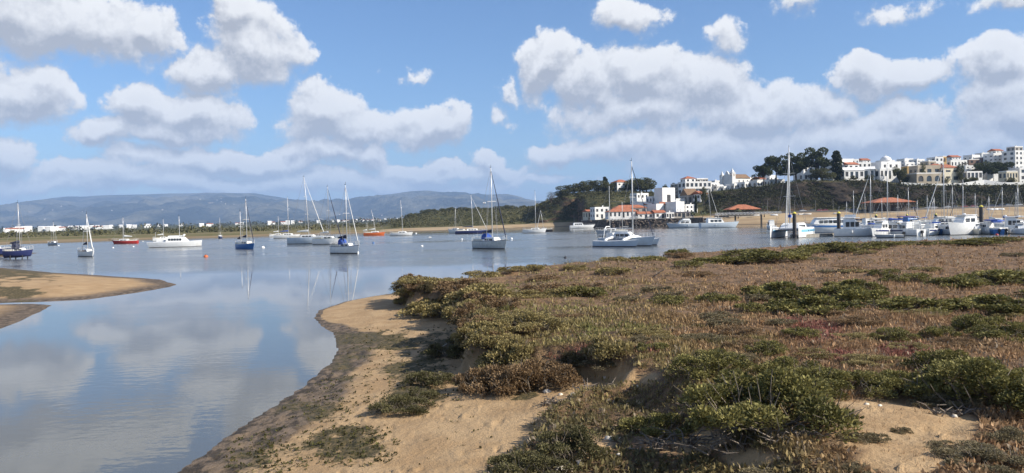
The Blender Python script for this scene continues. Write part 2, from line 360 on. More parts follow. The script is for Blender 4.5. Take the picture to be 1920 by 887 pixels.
def build_mountains():
    prof = [(-2600, 400), (-1200, 395), (-500, 400), (-100, 396), (0, 388), (50, 379), (90, 374), (130, 369), (160, 370), (200, 367), (250, 366), (300, 364), (360, 363), (420, 362), (480, 363), (540, 373), (590, 381), (650, 377), (700, 368), (740, 364),
        (775, 359), (800, 357.5), (830, 361), (860, 363), (930, 367), (960, 368), (975, 369), (1000, 378), (1040, 388), (1150, 392), (1400, 396), (2400, 395), (4500, 400)]
    us = np.linspace(-2600, 4500, 900); pv = np.interp(us, [p[0] for p in prof], [p[1] for p in prof])
    ridge = HC + (CY - 26.5 - .0227 * (us - CX) - pv) / F * 14000
    T = np.concatenate([np.linspace(0, 1, 46), [1.12, 1.3]]); Y = 7500 + T * 6500
    Yg = Y[:, None] + 0 * us[None]; X = (us[None] - CX) / F * Yg
    t = T[:, None]; Z0 = np.where(t <= 1, np.clip(t, 0, 1) ** 1.25, 1 - (t - 1) * 1.5) * ridge[None] * np.where(t <= 1, Yg / 14000, 1)
    rd = 1 - np.abs(vnoise(X, Yg * .55, .00085, 11, 5, .55)) * 2
    fall = np.sin(np.clip(t, 0, 1) * math.pi) * .9 + .0
    Z = Z0 + rd * 260 * fall + vnoise(X, Yg, .004, 4, 3) * 28 * fall + vnoise(X, 0 * X, .0035, 9, 3) * 9 + 8
    m_ = bpy.data.materials.new('mountains'); m_.use_nodes = True; N = NT(m_.node_tree); b = N.n['Principled BSDF']; b.inputs['Roughness'].default_value = 1; b.inputs['Specular IOR Level'].default_value = 0
    pos = N.n.new('ShaderNodeNewGeometry').outputs['Position']
    c = N.mix(N.ramp(N.noise(pos, .0012, 7, .65), .4, .62), (.012, .018, .014, 1), (.13, .12, .08, 1))
    c = N.mix(N.ramp(N.noise(N.v('MULTIPLY', pos, (1, .6, 1.6)), .006, 4, .6), .66, .74), c, (.26, .22, .16, 1))
    N.put(b.inputs['Base Color'], c); N.put(b.inputs['Normal'], N.bump(N.noise(pos, .003, 6, .65), 1.0, 160))
    nr, nc = Z.shape; idx = np.arange(nr * nc).reshape(nr, nc); quad = np.stack([idx[:-1, :-1], idx[:-1, 1:], idx[1:, 1:], idx[1:, :-1]], -1).reshape(-1, 4)
    tag(np_mesh('mountains', np.stack([X, Yg, Z], -1).reshape(-1, 3), quad, m_, None, True), kind='structure')
    return us, T, Z, X, Yg
MT = build_mountains()

def build_haze():
    b = MB(); b.box((0, 8000, 540), (70000, 40000, 1110)); m_ = bpy.data.materials.new('haze'); m_.use_nodes = True; N = NT(m_.node_tree)
    N.n.remove(N.n['Principled BSDF']); v = N.n.new('ShaderNodeVolumePrincipled'); v.inputs['Color'].default_value = (.44, .645, 1.0, 1)
    v.inputs['Density'].default_value = HAZE; v.inputs['Anisotropy'].default_value = 0.0
    N.l.new(v.outputs[0], N.n['Material Output'].inputs['Volume'])
    tag(b.build('haze', m_), kind='stuff')
HAZE = 7.6e-5
build_haze()

# ------------------------------------------------------------------ near ground: sand flats, salt marsh, sandbars
def pts(l, z, dy=0.0): return [(q.x, q.y + dy) for q in (P(u, v, z) for u, v in l)]
FAR_EDGE = [(800, 528), (860, 516), (950, 503), (1060, 491), (1200, 482), (1330, 472), (1440, 464), (1560, 453), (1750, 449), (1920, 443), (2300, 434)]
SHORE = np.array([(-13, -30), (-7.5, 0)] + pts([(60, 1150), (230, 960), (330, 887), (395, 845), (470, 790), (560, 735), (622, 680), (636, 652), (625, 625), (600, 607), (590, 596), (600, 582),
    (650, 565), (705, 555), (765, 546)], 0) + pts(FAR_EDGE, 1.15, 1.6) + [(150, 60), (170, -30)])
BANK = np.array([(1.5, -30), (-.3, 0)] + pts([(880, 990), (925, 885), (1000, 838), (1022, 792), (1065, 768), (1150, 754), (1180, 738), (1130, 718), (1050, 703), (930, 692), (882, 680), (866, 645), (880, 612), (855, 588), (832, 574),
    (776, 572), (750, 558), (768, 546)], .5) + pts(FAR_EDGE, 1.15, .4) + [(146, 58), (166, -30)])
BARS = [np.array(pts([(-900, 495), (-150, 498), (0, 502), (100, 511), (230, 519), (300, 524), (331, 533), (320, 538), (250, 550), (160, 562), (60, 567), (-60, 570), (-900, 620)], 0)),
        np.array(pts([(-900, 640), (-60, 572), (60, 569), (97, 573), (80, 584), (40, 600), (0, 617), (-80, 650), (-900, 960)], 0)),
        np.array(pts([(-900, 468), (0, 468), (50, 469), (105, 471), (60, 476), (0, 483), (-900, 510)], 0))]
LOWZ = np.array(pts([(860, 1010), (905, 885), (990, 838), (1010, 790), (1060, 762), (1150, 748), (1195, 742), (1270, 790), (1330, 830), (1400, 870), (1480, 1000)], .6))
def sdist(x, y, poly):               # signed distance, positive inside
    a = poly; b = np.roll(poly, -1, 0); best = np.full(x.shape, 1e9); ins = np.zeros(x.shape, bool)
    for (ax, ay), (bx, by) in zip(a, b):
        ex, ey = bx - ax, by - ay; t = np.clip(((x - ax) * ex + (y - ay) * ey) / (ex * ex + ey * ey + 1e-12), 0, 1)
        best = np.minimum(best, (x - ax - ex * t) ** 2 + (y - ay - ey * t) ** 2)
        if ay != by: ins ^= ((ay > y) != (by > y)) & (x < (bx - ax) * (y - ay) / (by - ay) + ax)
    return np.where(ins, 1, -1) * np.sqrt(best)
BARE = [(1650, 795, 120, 50), (1760, 800, 75, 42), (1700, 855, 90, 40), (1862, 612, 42, 14), (1270, 828, 85, 26), (1090, 838, 60, 22), (1180, 705, 60, 14), (1560, 765, 60, 18), (1130, 690, 60, 12), (1400, 860, 60, 18)]
def ell(u, v, L):
    m_ = np.full(np.shape(u), -1e9)
    for q in L: m_ = np.maximum(m_, (1 - np.hypot((u - q[0]) / q[2], (v - q[1]) / q[3])) * (q[4] if len(q) > 4 else 1))
    return m_
def near_z(x, y, full=False):
    x = np.asarray(x, float); y = np.asarray(y, float)
    wx = vnoise(x, y, .9, 21, 3); wy = vnoise(x, y, 2.6, 22, 3)
    ds = sdist(x, y, SHORE) + wy * .12 * sstep(60, 10, y); dv = sdist(x, y, BANK) + wx * .30 + wy * .10
    zb = np.where(ds > 0, .02 + .075 * np.minimum(ds, 7), ds * .12); zb = np.clip(zb, -.9, .56) + sstep(.3, 2, ds) * (vnoise(x, y, .35, 31, 3) * .05 + vnoise(x, y, 2.2, 32, 3) * .02)
    zp = 1.08 + vnoise(x, y, .12, 41, 3) * .14 + vnoise(x, y, .75, 42, 3) * .17
    zp = zp - .48 * sstep(-.5, .5, sdist(x, y, LOWZ) + wx * .2)
    zp = np.where(ds < 2.0, np.minimum(zp, .35 + np.maximum(ds, 0) * .5), zp)
    s = sstep(-.12, .34, dv); z = zb * (1 - s) + zp * s
    bar = np.full(x.shape, -1e9)
    for q in BARS: bar = np.maximum(bar, sdist(x, y, q))
    bar = bar + vnoise(x, y, .35, 51, 3) * .25
    z = np.maximum(z, np.where(bar > 0, np.minimum(bar * .07, .45) + vnoise(x, y, .4, 52, 3) * .03 * sstep(0, 1, bar), bar * .10).clip(-.9))
    return (z, ds, dv, bar) if full else z
def nz(x, y): return float(near_z(np.array([x]), np.array([y]))[0])

def build_ground():
    us = np.concatenate([np.linspace(-700, 560, 130), np.linspace(564, 2000, 360), np.linspace(2006, 3400, 110)]); ys = np.geomspace(2.6, 150, 410)
    Y = ys[:, None] + 0 * us[None]; X = (us[None] - CX) / F * Y
    z, ds, dv, bar = near_z(X, Y, True); u, v = proj(X, Y, z)
    bare = ell(u + vnoise(X, Y, 1.2, 61) * 25, v + vnoise(X, Y, 1.3, 62) * 10, BARE)
    veg = sstep(-.05, .3, dv) * (1 - sstep(-.05, .25, bare))
    alg = ell(u + vnoise(X, Y, .8, 63) * 40, v + vnoise(X, Y, .9, 64) * 22, [(700, 637, 100, 20, 1), (650, 680, 40, 30, .45), (580, 770, 60, 22, .5), (650, 835, 95, 38, 1.0), (780, 690, 80, 34, .6), (820, 640, 70, 24, .7), (470, 850, 120, 35, .3), (770, 745, 70, 25, .9), (880, 722, 35, 10, 1), (960, 733, 40, 9, .9),
        (30, 514, 95, 10, 1.8), (20, 551, 85, 16, 1.3), (0, 507, 90, 9, 1.6), (-60, 530, 60, 40, 1)])
    nn = vnoise(X, Y, 2.1, 65, 4)
    alg = .85 * sstep(-.25, .5, alg + nn * .25)
    wet = np.where(bar > -1, np.clip(.95 - bar / 4.0, 0, 1), 1 - sstep(.4, 2.0, ds + vnoise(X, Y, .5, 66) * .9))
    wet = wet * (1 - .9 * sstep(0, .35, ell(u, v, [(700, 582, 125, 36), (640, 585, 60, 26)]))); wet = np.where((bar < -1) & (ds < .25), np.maximum(wet, .8), wet)
    # footprints and ripples in the dry sand
    fp = (vnoise(X, Y, 3.4, 70, 2) > .45) * vnoise(X, Y, 7, 71, 2) * .06 * (1 - veg) * sstep(1.5, 3, ds) * sstep(40, 20, Y)
    mud = (vnoise(X + Y * .5, Y - X * .5, 4, 72, 4) + vnoise(X, Y, 11, 73, 2) * .6) * .05 * np.maximum(wet, alg) * sstep(0, .3, ds) * sstep(45, 20, Y)
    z = z + fp + mud
    m_ = bpy.data.materials.new('sand'); m_.use_nodes = True; N = NT(m_.node_tree); b = N.n['Principled BSDF']
    pos = N.n.new('ShaderNodeNewGeometry').outputs['Position']
    sand = N.mix(N.ramp(N.noise(pos, 1.1, 6, .6), .35, .65), (.42, .285, .152, 1), (.335, .216, .108, 1))
    sand = N.mix(N.ramp(N.noise(pos, 14, 4, .7), .62, .72), sand, (.22, .15, .09, 1))
    sand = N.mix(N.ramp(N.noise(pos, 55, 2, .7), .68, .76), sand, (.62, .54, .42, 1))
    W_ = N.attr('wet').outputs['Fac']; A_ = N.attr('alg').outputs['Fac']; V_ = N.attr('veg').outputs['Fac']
    n5 = N.noise(N.v('MULTIPLY', pos, (1, .5, 1)), 4.5, 6, .7)
    mudc = N.mix(N.ramp(n5, .42, .58), (.050, .036, .021, 1), (.19, .135, .085, 1))
    wf = N.ramp(N.m('ADD', W_, N.m('MULTIPLY', N.m('SUBTRACT', n5, .5), .9)), .3, .7)
    c = N.mix(wf, sand, mudc)
    algc = N.mix(N.ramp(N.noise(pos, 9, 5, .7), .4, .6), (.045, .038, .013, 1), (.125, .092, .040, 1))
    af = N.ramp(N.m('ADD', A_, N.m('MULTIPLY', N.m('SUBTRACT', N.noise(pos, 3.5, 7, .8), .5), 2.6)), .42, .72)
    c = N.mix(af, c, algc)
    soil = N.mix(N.ramp(N.noise(pos, 3, 6, .7), .4, .6), (.095, .058, .032, 1), (.21, .125, .064, 1))
    c = N.mix(V_, c, soil)
    N.put(b.inputs['Base Color'], c)
    N.put(b.inputs['Roughness'], N.m('MULTIPLY_ADD', wf, -.22, .92)); b.inputs['Specular IOR Level'].default_value = .35
    h = N.m('ADD', N.noise(pos, 7, 6, .65), N.m('MULTIPLY', N.noise(pos, 40, 3, .6), .25))
    N.put(b.inputs['Normal'], N.bump(h, .9, .055))
    nr, nc = z.shape; idx = np.arange(nr * nc).reshape(nr, nc); quad = np.stack([idx[:-1, :-1], idx[:-1, 1:], idx[1:, 1:], idx[1:, :-1]], -1).reshape(-1, 4)
    keep = (z.ravel()[quad] > -.25).any(1); quad = quad[keep]; used = np.unique(quad); rm = np.full(nr * nc, -1); rm[used] = np.arange(len(used))
    V = np.stack([X, Y, z], -1).reshape(-1, 3)[used]
    tag(np_mesh('ground', V, rm[quad], m_, {'wet': wet.ravel()[used], 'alg': alg.ravel()[used], 'veg': veg.ravel()[used]}, True), kind='structure')
build_ground()

# ------------------------------------------------------------------ salt marsh ground cover (uncountable): small fleshy stems in tufts
def blades(name, px, py, pz, size, colr, nb, mats, lean=.55, wid=.10, parent=None, droop=0.0):
    n = len(px); k = nb; a = rng.uniform(0, 2 * math.pi, (n, k)); tilt = np.abs(rng.normal(0, 1, (n, k)) * np.reshape(lean, (-1, 1))).clip(0, 1.4); ln = size[:, None] * rng.uniform(.45, 1.1, (n, k))
    bx = px[:, None] + rng.normal(0, .42, (n, k)) * size[:, None]; by = py[:, None] + rng.normal(0, .42, (n, k)) * size[:, None]; bz = pz[:, None] - .01 + 0 * bx
    dx, dy, dz = np.cos(a) * np.sin(tilt), np.sin(a) * np.sin(tilt), np.cos(tilt)
    w = ln * np.reshape(wid, (-1, 1)) * rng.uniform(.6, 1.4, (n, k)); sa = a + math.pi / 2 + rng.normal(0, .5, (n, k)); wx, wy = np.cos(sa) * w, np.sin(sa) * w
    m1 = .55
    V = np.stack([np.stack([bx, by, bz], -1), np.stack([bx + dx * ln * m1 + wx, by + dy * ln * m1 + wy, bz + dz * ln * m1], -1),
        np.stack([bx + dx * ln * 1.05, by + dy * ln * 1.05, bz + dz * ln * (1 - droop)], -1), np.stack([bx + dx * ln * m1 - wx, by + dy * ln * m1 - wy, bz + dz * ln * m1], -1)], 2)
    c = (colr[:, None, None, :] * rng.uniform(.65, 1.35, (n, k, 1, 1))) * np.ones((1, 1, 4, 1))
    return np_mesh(name, V.reshape(-1, 3), np.arange(n * k * 4).reshape(-1, 4), mats, {'col': c.reshape(-1, 3)}, False, parent)
OLIVE, BROWN, GREEN, RED, STRAW, GREY = (np.array(q) * 1.45 for q in ((.165, .130, .055), (.215, .134, .071), (.085, .100, .028), (.15, .055, .046), (.25, .18, .10), (.17, .135, .095)))
REDS = [(1110, 665, 85, 24), (1530, 622, 75, 24), (1220, 655, 40, 12), (1570, 668, 50, 16), (1700, 660, 70, 20), (1455, 700, 30, 14), (1490, 600, 40, 10), (1050, 668, 40, 15)]
def cover_color(x, y, u, v):
    n1 = vnoise(x, y, .22, 81, 4); n2 = vnoise(x, y, .9, 82, 4); n3 = vnoise(x, y, 3.0, 83, 2)
    br = sstep(1080, 1420, u + n1 * 260 + (560 - v) * .8)[:, None]
    c = OLIVE * (1 - br) + BROWN * br
    g = sstep(.12, .5, n1 * .8 + n2 * .6 - br[:, 0] * .12)[:, None]; c = c * (1 - g * .6) + GREEN * 1.15 * g * .6
    s = sstep(.18, .55, -n1 * .5 + n2 * .7 + n3 * .2)[:, None]; c = c * (1 - s * .35) + STRAW * s * .35
    r = sstep(0, .5, ell(u + n3 * 12, v + n2 * 8, REDS))[:, None]; c = c * (1 - r * .85) + RED * r * .85
    w_ = sstep(-.05, .45, ell(u + n3 * 20, v + n2 * 14, [(1140, 840, 230, 110), (960, 900, 120, 60), (1330, 830, 130, 60)]))[:, None]; c = c * (1 - w_ * .8) + np.array((.115, .098, .046)) * w_ * .8
    gy = (rng.random(len(x)) < .07)[:, None]; return np.where(gy, GREY, c)
def scatter(n, u0, u1, v0, v1, z=1.0):
    u = rng.uniform(u0, u1, n); v = rng.uniform(v0, v1, n)
    q = np.stack([(u - CX) / F, -(v - CY) / F, -np.ones(n)], -1) @ CMn.T; t = (z - HC) / q[:, 2]; ok = (q[:, 2] < -.012)
    x, y = (q[:, 0] * t)[ok], (q[:, 1] * t)[ok]; zz, ds, dv, bar = near_z(x, y, True); return x, y, zz, ds, dv
def build_cover():
    q1 = scatter(47000, 730, 2010, 436, 960); q2 = scatter(58000, 860, 2010, 600, 960); q3 = scatter(17000, 2010, 3100, 410, 1150); q4 = scatter(5000, 860, 2010, 960, 1300); x, y, z, ds, dv = (np.concatenate(q) for q in zip(q1, q2, q3, q4))
    u, v = proj(x, y, z)
    bare = ell(u + vnoise(x, y, 1.2, 61) * 25, v + vnoise(x, y, 1.3, 62) * 10, BARE)
    dens = sstep(-.25, .2, dv) * (1 - .55 * sstep(0, .4, ell(u, v, [(1140, 840, 230, 110)]))) * np.where(bare > .0, .06, np.where(bare > -.25, .6, 1)) * (.22 + .78 * sstep(-.35, .15, vnoise(x, y, .7, 84, 3)))
    k = (rng.random(len(x)) < dens) & (ds > .15); x, y, z, u, v = x[k], y[k], z[k], u[k], v[k]
    size = np.maximum(.06, np.minimum(.16 + 0 * y, .035 + y * .0045) ) ; size = np.maximum(size, y * .0034) * rng.uniform(.7, 1.35, len(x)) * (1 + .35 * vnoise(x, y, .5, 85, 2)); size = size * (1 + .5 * sstep(.2, .6, vnoise(x, y, .55, 86, 3)))
    cc = cover_color(x, y, u, v); ln = .55 + .55 * sstep(-.3, .4, vnoise(x, y, .7, 87, 3)); size = size * (.5 + .65 * rng.random(len(x)) ** 1.5) * (1 - .3 * sstep(720, 860, v))
    tag(blades('salt_marsh_vegetation', x, y, z, size, cc * rng.uniform(.75, 1.3, (len(x), 1)), 8, LEAF, ln + .15 + .25 * sstep(680, 800, v), .085 - .035 * sstep(600, 760, v)), 'upright brown and olive salt marsh stems covering the bank', 'vegetation', kind='stuff')
    x, y, z, ds, dv = scatter(46000, 730, 2600, 425, 1050); u, v = proj(x, y, z); k = (dv > -.1) & (ds > .1) & (ell(u, v, BARE) < -.1); x, y, z, u, v = x[k], y[k], z[k], u[k], v[k]
    size = np.maximum(.06 + np.minimum(y, 40) * .002, y * .003) * rng.uniform(.7, 1.5, len(x))
    tag(blades('matted_marsh_plants', x, y, z + .015, size, cover_color(x, y, u, v) * rng.uniform(.7, 1.45, (len(x), 1)), 5, LEAF, 1.25, .22), 'matted low plants lying over the marsh soil', 'vegetation', kind='stuff')
build_cover()

# ------------------------------------------------------------------ shrubs
def shrub_template(nleaf, leaf, seed, lobes=26, spread=1.0):
    r = np.random.default_rng(seed); P_, N_ = [], []
    cs = []
    for i in range(lobes):
        a = r.uniform(0, 6.283); d = math.sqrt(r.uniform(0, 1)) * .82; cs.append((math.cos(a) * d, math.sin(a) * d, r.uniform(.12, .70) * (1 - .6 * d), r.uniform(.13, .27)))
    per = nleaf // lobes
    for (cx, cy, cz, rr) in cs:
        n = r.normal(size=(per, 3)); n /= np.linalg.norm(n, axis=1)[:, None]; n[:, 2] = np.where(n[:, 2] < -.3, -n[:, 2], n[:, 2])
        rad = rr * (1 - .55 * r.random(per) ** 2.2) * (1 + .25 * vnoise(n[:, 0] * 3 + cx * 9, n[:, 1] * 3 + n[:, 2] * 3, 1.6, seed, 2))
        P_.append(np.stack([cx + n[:, 0] * rad, cy + n[:, 1] * rad, np.maximum(cz + n[:, 2] * rad * .95, .015)], -1)); N_.append(n)
    P_, N_ = np.concatenate(P_), np.concatenate(N_); n = len(P_)
    d = N_ * .7 + r.normal(size=(n, 3)) * .55 + [0, 0, .55]; d /= np.linalg.norm(d, axis=1)[:, None]
    w = np.cross(d, r.normal(size=(n, 3))); w /= np.linalg.norm(w, axis=1)[:, None] + 1e-9
    ln = leaf * r.uniform(.6, 1.3, n)[:, None]; w = w * ln * .26
    V = np.stack([P_, P_ + d * ln * .5 + w, P_ + d * ln, P_ + d * ln * .5 - w], 1)
    return V, cs, r
SHRUBS = {}
def shrub_mesh(kind, tint, seed, nleaf, leaf):
    key = (kind, seed, nleaf)
    if key in SHRUBS: return SHRUBS[key]
    V, cs, r = shrub_template(nleaf, leaf, seed); n = len(V)
    base = tint[0] + (tint[1] - tint[0]) * (vnoise(V[:, 0, 0] * 2 + seed, V[:, 0, 1] * 2 + V[:, 0, 2], 1.7, seed, 3)[:, None] * .6 + r.normal(0, .22, (n, 1)) + .5).clip(0, 1.2)
    c = np.repeat((base * r.uniform(.7, 1.3, (n, 1)))[:, None], 4, 1)
    a = np_mesh('foliage', V.reshape(-1, 3), np.arange(n * 4).reshape(-1, 4), LEAF, {'col': c.reshape(-1, 3)})
    s = MB()
    for (cx, cy, cz, rr) in cs:
        for q in range(2):
            ex, ey, ez = cx + r.normal(0, .13), cy + r.normal(0, .13), cz + r.uniform(-.05, .25)
            mx, my = ex * .6 + r.normal(0, .06), ey * .6 + r.normal(0, .06)
            s.tube([(ex * .15, ey * .15, -.03), (mx, my, ez * .45), (ex, ey, ez)], [.016, .011, .005], 4)
    for q in range(46):
        a_ = r.uniform(0, 6.283); d_ = math.sqrt(r.uniform(.02, 1)) * .85; x_, y_ = math.cos(a_) * d_, math.sin(a_) * d_; t_ = r.uniform(.5, .95) * (1 - .55 * d_)
        s.tube([(x_ * .8, y_ * .8, .05), (x_ + r.normal(0, .03), y_ + r.normal(0, .03), t_ * .7), (x_ + r.normal(0, .09), y_ + r.normal(0, .09), t_ + .05)], [.009, .007, .003], 3)
    b = s.build('stem', mat('twig', (.20, .165, .125), .9, (.11, .085, .06), 9))
    col.objects.unlink(a); col.objects.unlink(b)
    SHRUBS[key] = (a.data, b.data); return SHRUBS[key]
def A3(*q): return [np.array(c) for c in q]
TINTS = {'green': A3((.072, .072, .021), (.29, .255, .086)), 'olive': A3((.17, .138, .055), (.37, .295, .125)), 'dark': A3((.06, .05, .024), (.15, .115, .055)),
    'rust': A3((.13, .082, .042), (.30, .20, .105)), 'grey': A3((.11, .092, .048), (.27, .22, .125)), 'weed': A3((.050, .046, .018), (.18, .16, .07))}
def shrub(name, u, v, w, h, kind, label, group, z=1.0):
    p = P(u, v, z); g = nz(p.x, p.y); m_per = p.y / F; W_ = max(w * m_per / 1.5, .1); H_ = max(h * m_per * (.84 if v > 620 else .95), .1)
    big = w > 75; near = v > 600
    fo, st = shrub_mesh(kind, TINTS[kind], random.choice((1, 2)) if big else random.choice((3, 4)), 15000 if (w > 140 and near) else (8000 if big and near else (4500 if big or near else 2200)), .050 if (w > 140 and near) else (.060 if big and near else (.075 if near else .10)))
    e = empty(name, (p.x, p.y, g - .02), random.uniform(0, 6.28), label, 'shrub', group)
    for nm, d in (('foliage', fo), ('stem', st)):
        o = bpy.data.objects.new(nm, d); link(o, e); o.scale = (W_, W_, H_)
    return e
GREENS = [(1435, 810, 265, 160), (1330, 722, 130, 70), (1240, 768, 120, 72), (1560, 738, 160, 72), (1480, 718, 110, 62), (1340, 688, 62, 48), (1870, 765, 250, 130), (1780, 715, 130, 82), (1905, 648, 130, 52), (1690, 735, 110, 60),
    (1470, 565, 120, 46), (1520, 590, 140, 42), (1590, 570, 110, 42), (1690, 587, 140, 38), (1605, 556, 90, 34), (1700, 530, 75, 26), (1795, 540, 90, 28), (1872, 535, 130, 36), (1870, 590, 130, 44), (1835, 630, 75, 60), (1680, 640, 75, 36),
    (1090, 560, 80, 30), (1345, 572, 75, 28), (1255, 576, 62, 26), (1405, 596, 50, 28), (1222, 674, 52, 34), (1440, 672, 70, 40), (1660, 520, 50, 18), (1500, 640, 60, 34), (1760, 640, 60, 36), (2010, 560, 130, 40), (2100, 640, 160, 60), (2180, 530, 120, 34), (2250, 720, 200, 90), (2060, 790, 180, 80), (2400, 600, 160, 50)]
GL = {0: 'largest dark green shrub, with bare grey branches under its skirt', 1: 'green shrub crowding the back of the largest shrub', 2: 'green shrub where the marsh meets the open sand', 3: 'wide green shrub between the sandy clearing and the red patches', 4: 'green shrub touching the largest shrub from behind', 6: 'very wide dark shrub past the sandy clearing', 7: 'green shrub joined to the very wide dark one', 18: 'green shrub behind the small sandy gap', 19: 'upright green shrub beside the small sandy gap', 21: 'lone green shrub in the olive part of the marsh', 22: 'lone green tuft where olive growth turns brown'}
for i, q in enumerate(GREENS): shrub('green_shrub', *q, 'green', GL.get(i, 'small green shrub in the brown middle of the marsh'), 'green shrubs on the salt marsh')
EDGE = [(1150, 494, 48, 16), (1272, 484, 44, 22), (1215, 494, 60, 16), (1350, 496, 100, 22), (1440, 492, 120, 28), (1555, 474, 100, 26), (1615, 470, 70, 20), (1655, 464, 60, 16), (1820, 459, 100, 14), (1880, 455, 80, 12), (1500, 482, 70, 20), (1000, 512, 40, 20), (1078, 508, 40, 16), (1150, 518, 60, 22), (1290, 505, 50, 18), (1720, 460, 60, 12), (1390, 482, 60, 18), (960, 516, 50, 16), (905, 520, 60, 18)]
for q in EDGE: shrub('shore_shrub', *q, 'olive' if q[0] < 1200 else 'green', 'low olive shrub on the marsh edge facing the moored sloop' if q[0] < 1200 else 'low green shrub on the marsh edge facing the marina', 'shrubs along the marsh edge')
OLIVES = [(800, 565, 85, 40), (850, 572, 100, 48), (905, 580, 100, 46), (790, 550, 70, 30), (930, 690, 120, 78), (1000, 692, 150, 86), (890, 690, 70, 60), (880, 605, 90, 50), (930, 625, 110, 50), (870, 560, 90, 34), (985, 640, 120, 50)]
for i, q in enumerate(OLIVES): shrub('bank_shrub', *q, 'rust' if i in (4, 5, 6, 9) else 'olive', 'rust brown shrub overhanging the eroded sand bank' if i in (4, 5, 6, 9) else 'olive shrub crowding the top of the sand bank', 'rust shrubs on the bank' if i in (4, 5, 6, 9) else 'olive shrubs on the bank', .85)
MR = random.Random(44)
EL = [(768, 546), (750, 558), (776, 572), (832, 574), (855, 588), (880, 612), (866, 645), (882, 680), (930, 692), (1050, 703), (1130, 718)]
ei = 0
for (u0, v0), (u1, v1) in zip(EL, EL[1:]):
    A_, C_ = P(u0, v0, .6), P(u1, v1, .6); nn = max(2, int((C_ - A_).length / .42)); nr_ = Vector((C_.y - A_.y, A_.x - C_.x)).normalized()
    for k in range(nn):
        q = A_.lerp(C_, (k + MR.random()) / nn); s_ = 1 if sdist(np.array([q.x + nr_.x * .6]), np.array([q.y + nr_.y * .6]), BANK)[0] > 0 else -1
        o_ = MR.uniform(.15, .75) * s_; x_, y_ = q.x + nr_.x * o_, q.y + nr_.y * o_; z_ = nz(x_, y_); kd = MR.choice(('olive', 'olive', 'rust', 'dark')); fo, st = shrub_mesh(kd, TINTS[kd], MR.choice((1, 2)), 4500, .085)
        e = empty('bank_edge_shrub', (x_, y_, z_ - .08), MR.uniform(0, 6.28), {'olive': 'olive', 'rust': 'rust brown', 'dark': 'dark brown'}[kd] + ' shrub hanging over the drop of the sand bank', 'shrub', 'shrubs along the drop of the bank'); w_ = MR.uniform(.45, .8); h_ = MR.uniform(.45, .78) * (.8 if kd == 'dark' else 1)
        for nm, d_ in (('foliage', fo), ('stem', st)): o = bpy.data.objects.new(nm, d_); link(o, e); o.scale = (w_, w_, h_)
for k in range(34):
    u, v = MR.uniform(790, 1110), MR.uniform(522, 655)
    q = P(u, v, 1.0); X_, Y_ = np.array([q.x]), np.array([q.y])
    if sdist(X_, Y_, BANK)[0] > .35: shrub('cushion_shrub', u, v, MR.uniform(70, 120) * (.55 + .45 * (v - 500) / 150), MR.uniform(24, 40) * (.5 + .5 * (v - 500) / 150), MR.choice(('olive', 'olive', 'rust')), 'low cushion shrub in the olive scrub behind the sand bank', 'cushion shrubs behind the bank')
for k in range(46):
    u, v = MR.uniform(1080, 1900), MR.uniform(470, 700)
    if v < 490 - (u - 1080) * .03: continue
    s_ = .45 + .55 * (v - 460) / 240; shrub('brown_shrub', u, v, MR.uniform(60, 110) * s_, MR.uniform(18, 30) * s_, MR.choice(('rust', 'grey', 'olive')), 'low brown shrub among the dry russet marsh plants', 'brown shrubs of the russet marsh')
GREYS = [(1640, 840, 50, 26), (1598, 842, 52, 30), (1690, 818, 34, 14), (1855, 880, 150, 50), (1500, 905, 190, 50), (1250, 880, 170, 56), (1905, 838, 90, 50), (1740, 765, 60, 26), (1800, 760, 120, 46), (1600, 895, 90, 30), (1390, 905, 150, 40), (1640, 740, 70, 30), (1770, 850, 60, 22)]
for q in GREYS: shrub('dry_shrub', *q, 'grey', 'greyish half dry shrub beside the bare sandy clearing', 'dry shrubs round the clearing')
WEEDS = [(838, 655, 75, 44), (805, 706, 85, 40), (758, 752, 100, 48), (1075, 866, 120, 80), (980, 893, 100, 56), (870, 640, 60, 36), (790, 730, 60, 30), (1010, 905, 130, 60)]
for q in WEEDS: shrub('weed_draped_shrub', *q, 'weed', 'dark low bush draped in drying seaweed, alone on the sand' if q[0] < 900 else 'dark weed draped bush at the edge of the sand track', 'weed draped bushes on the sand', .45 if q[0] < 900 else .6)

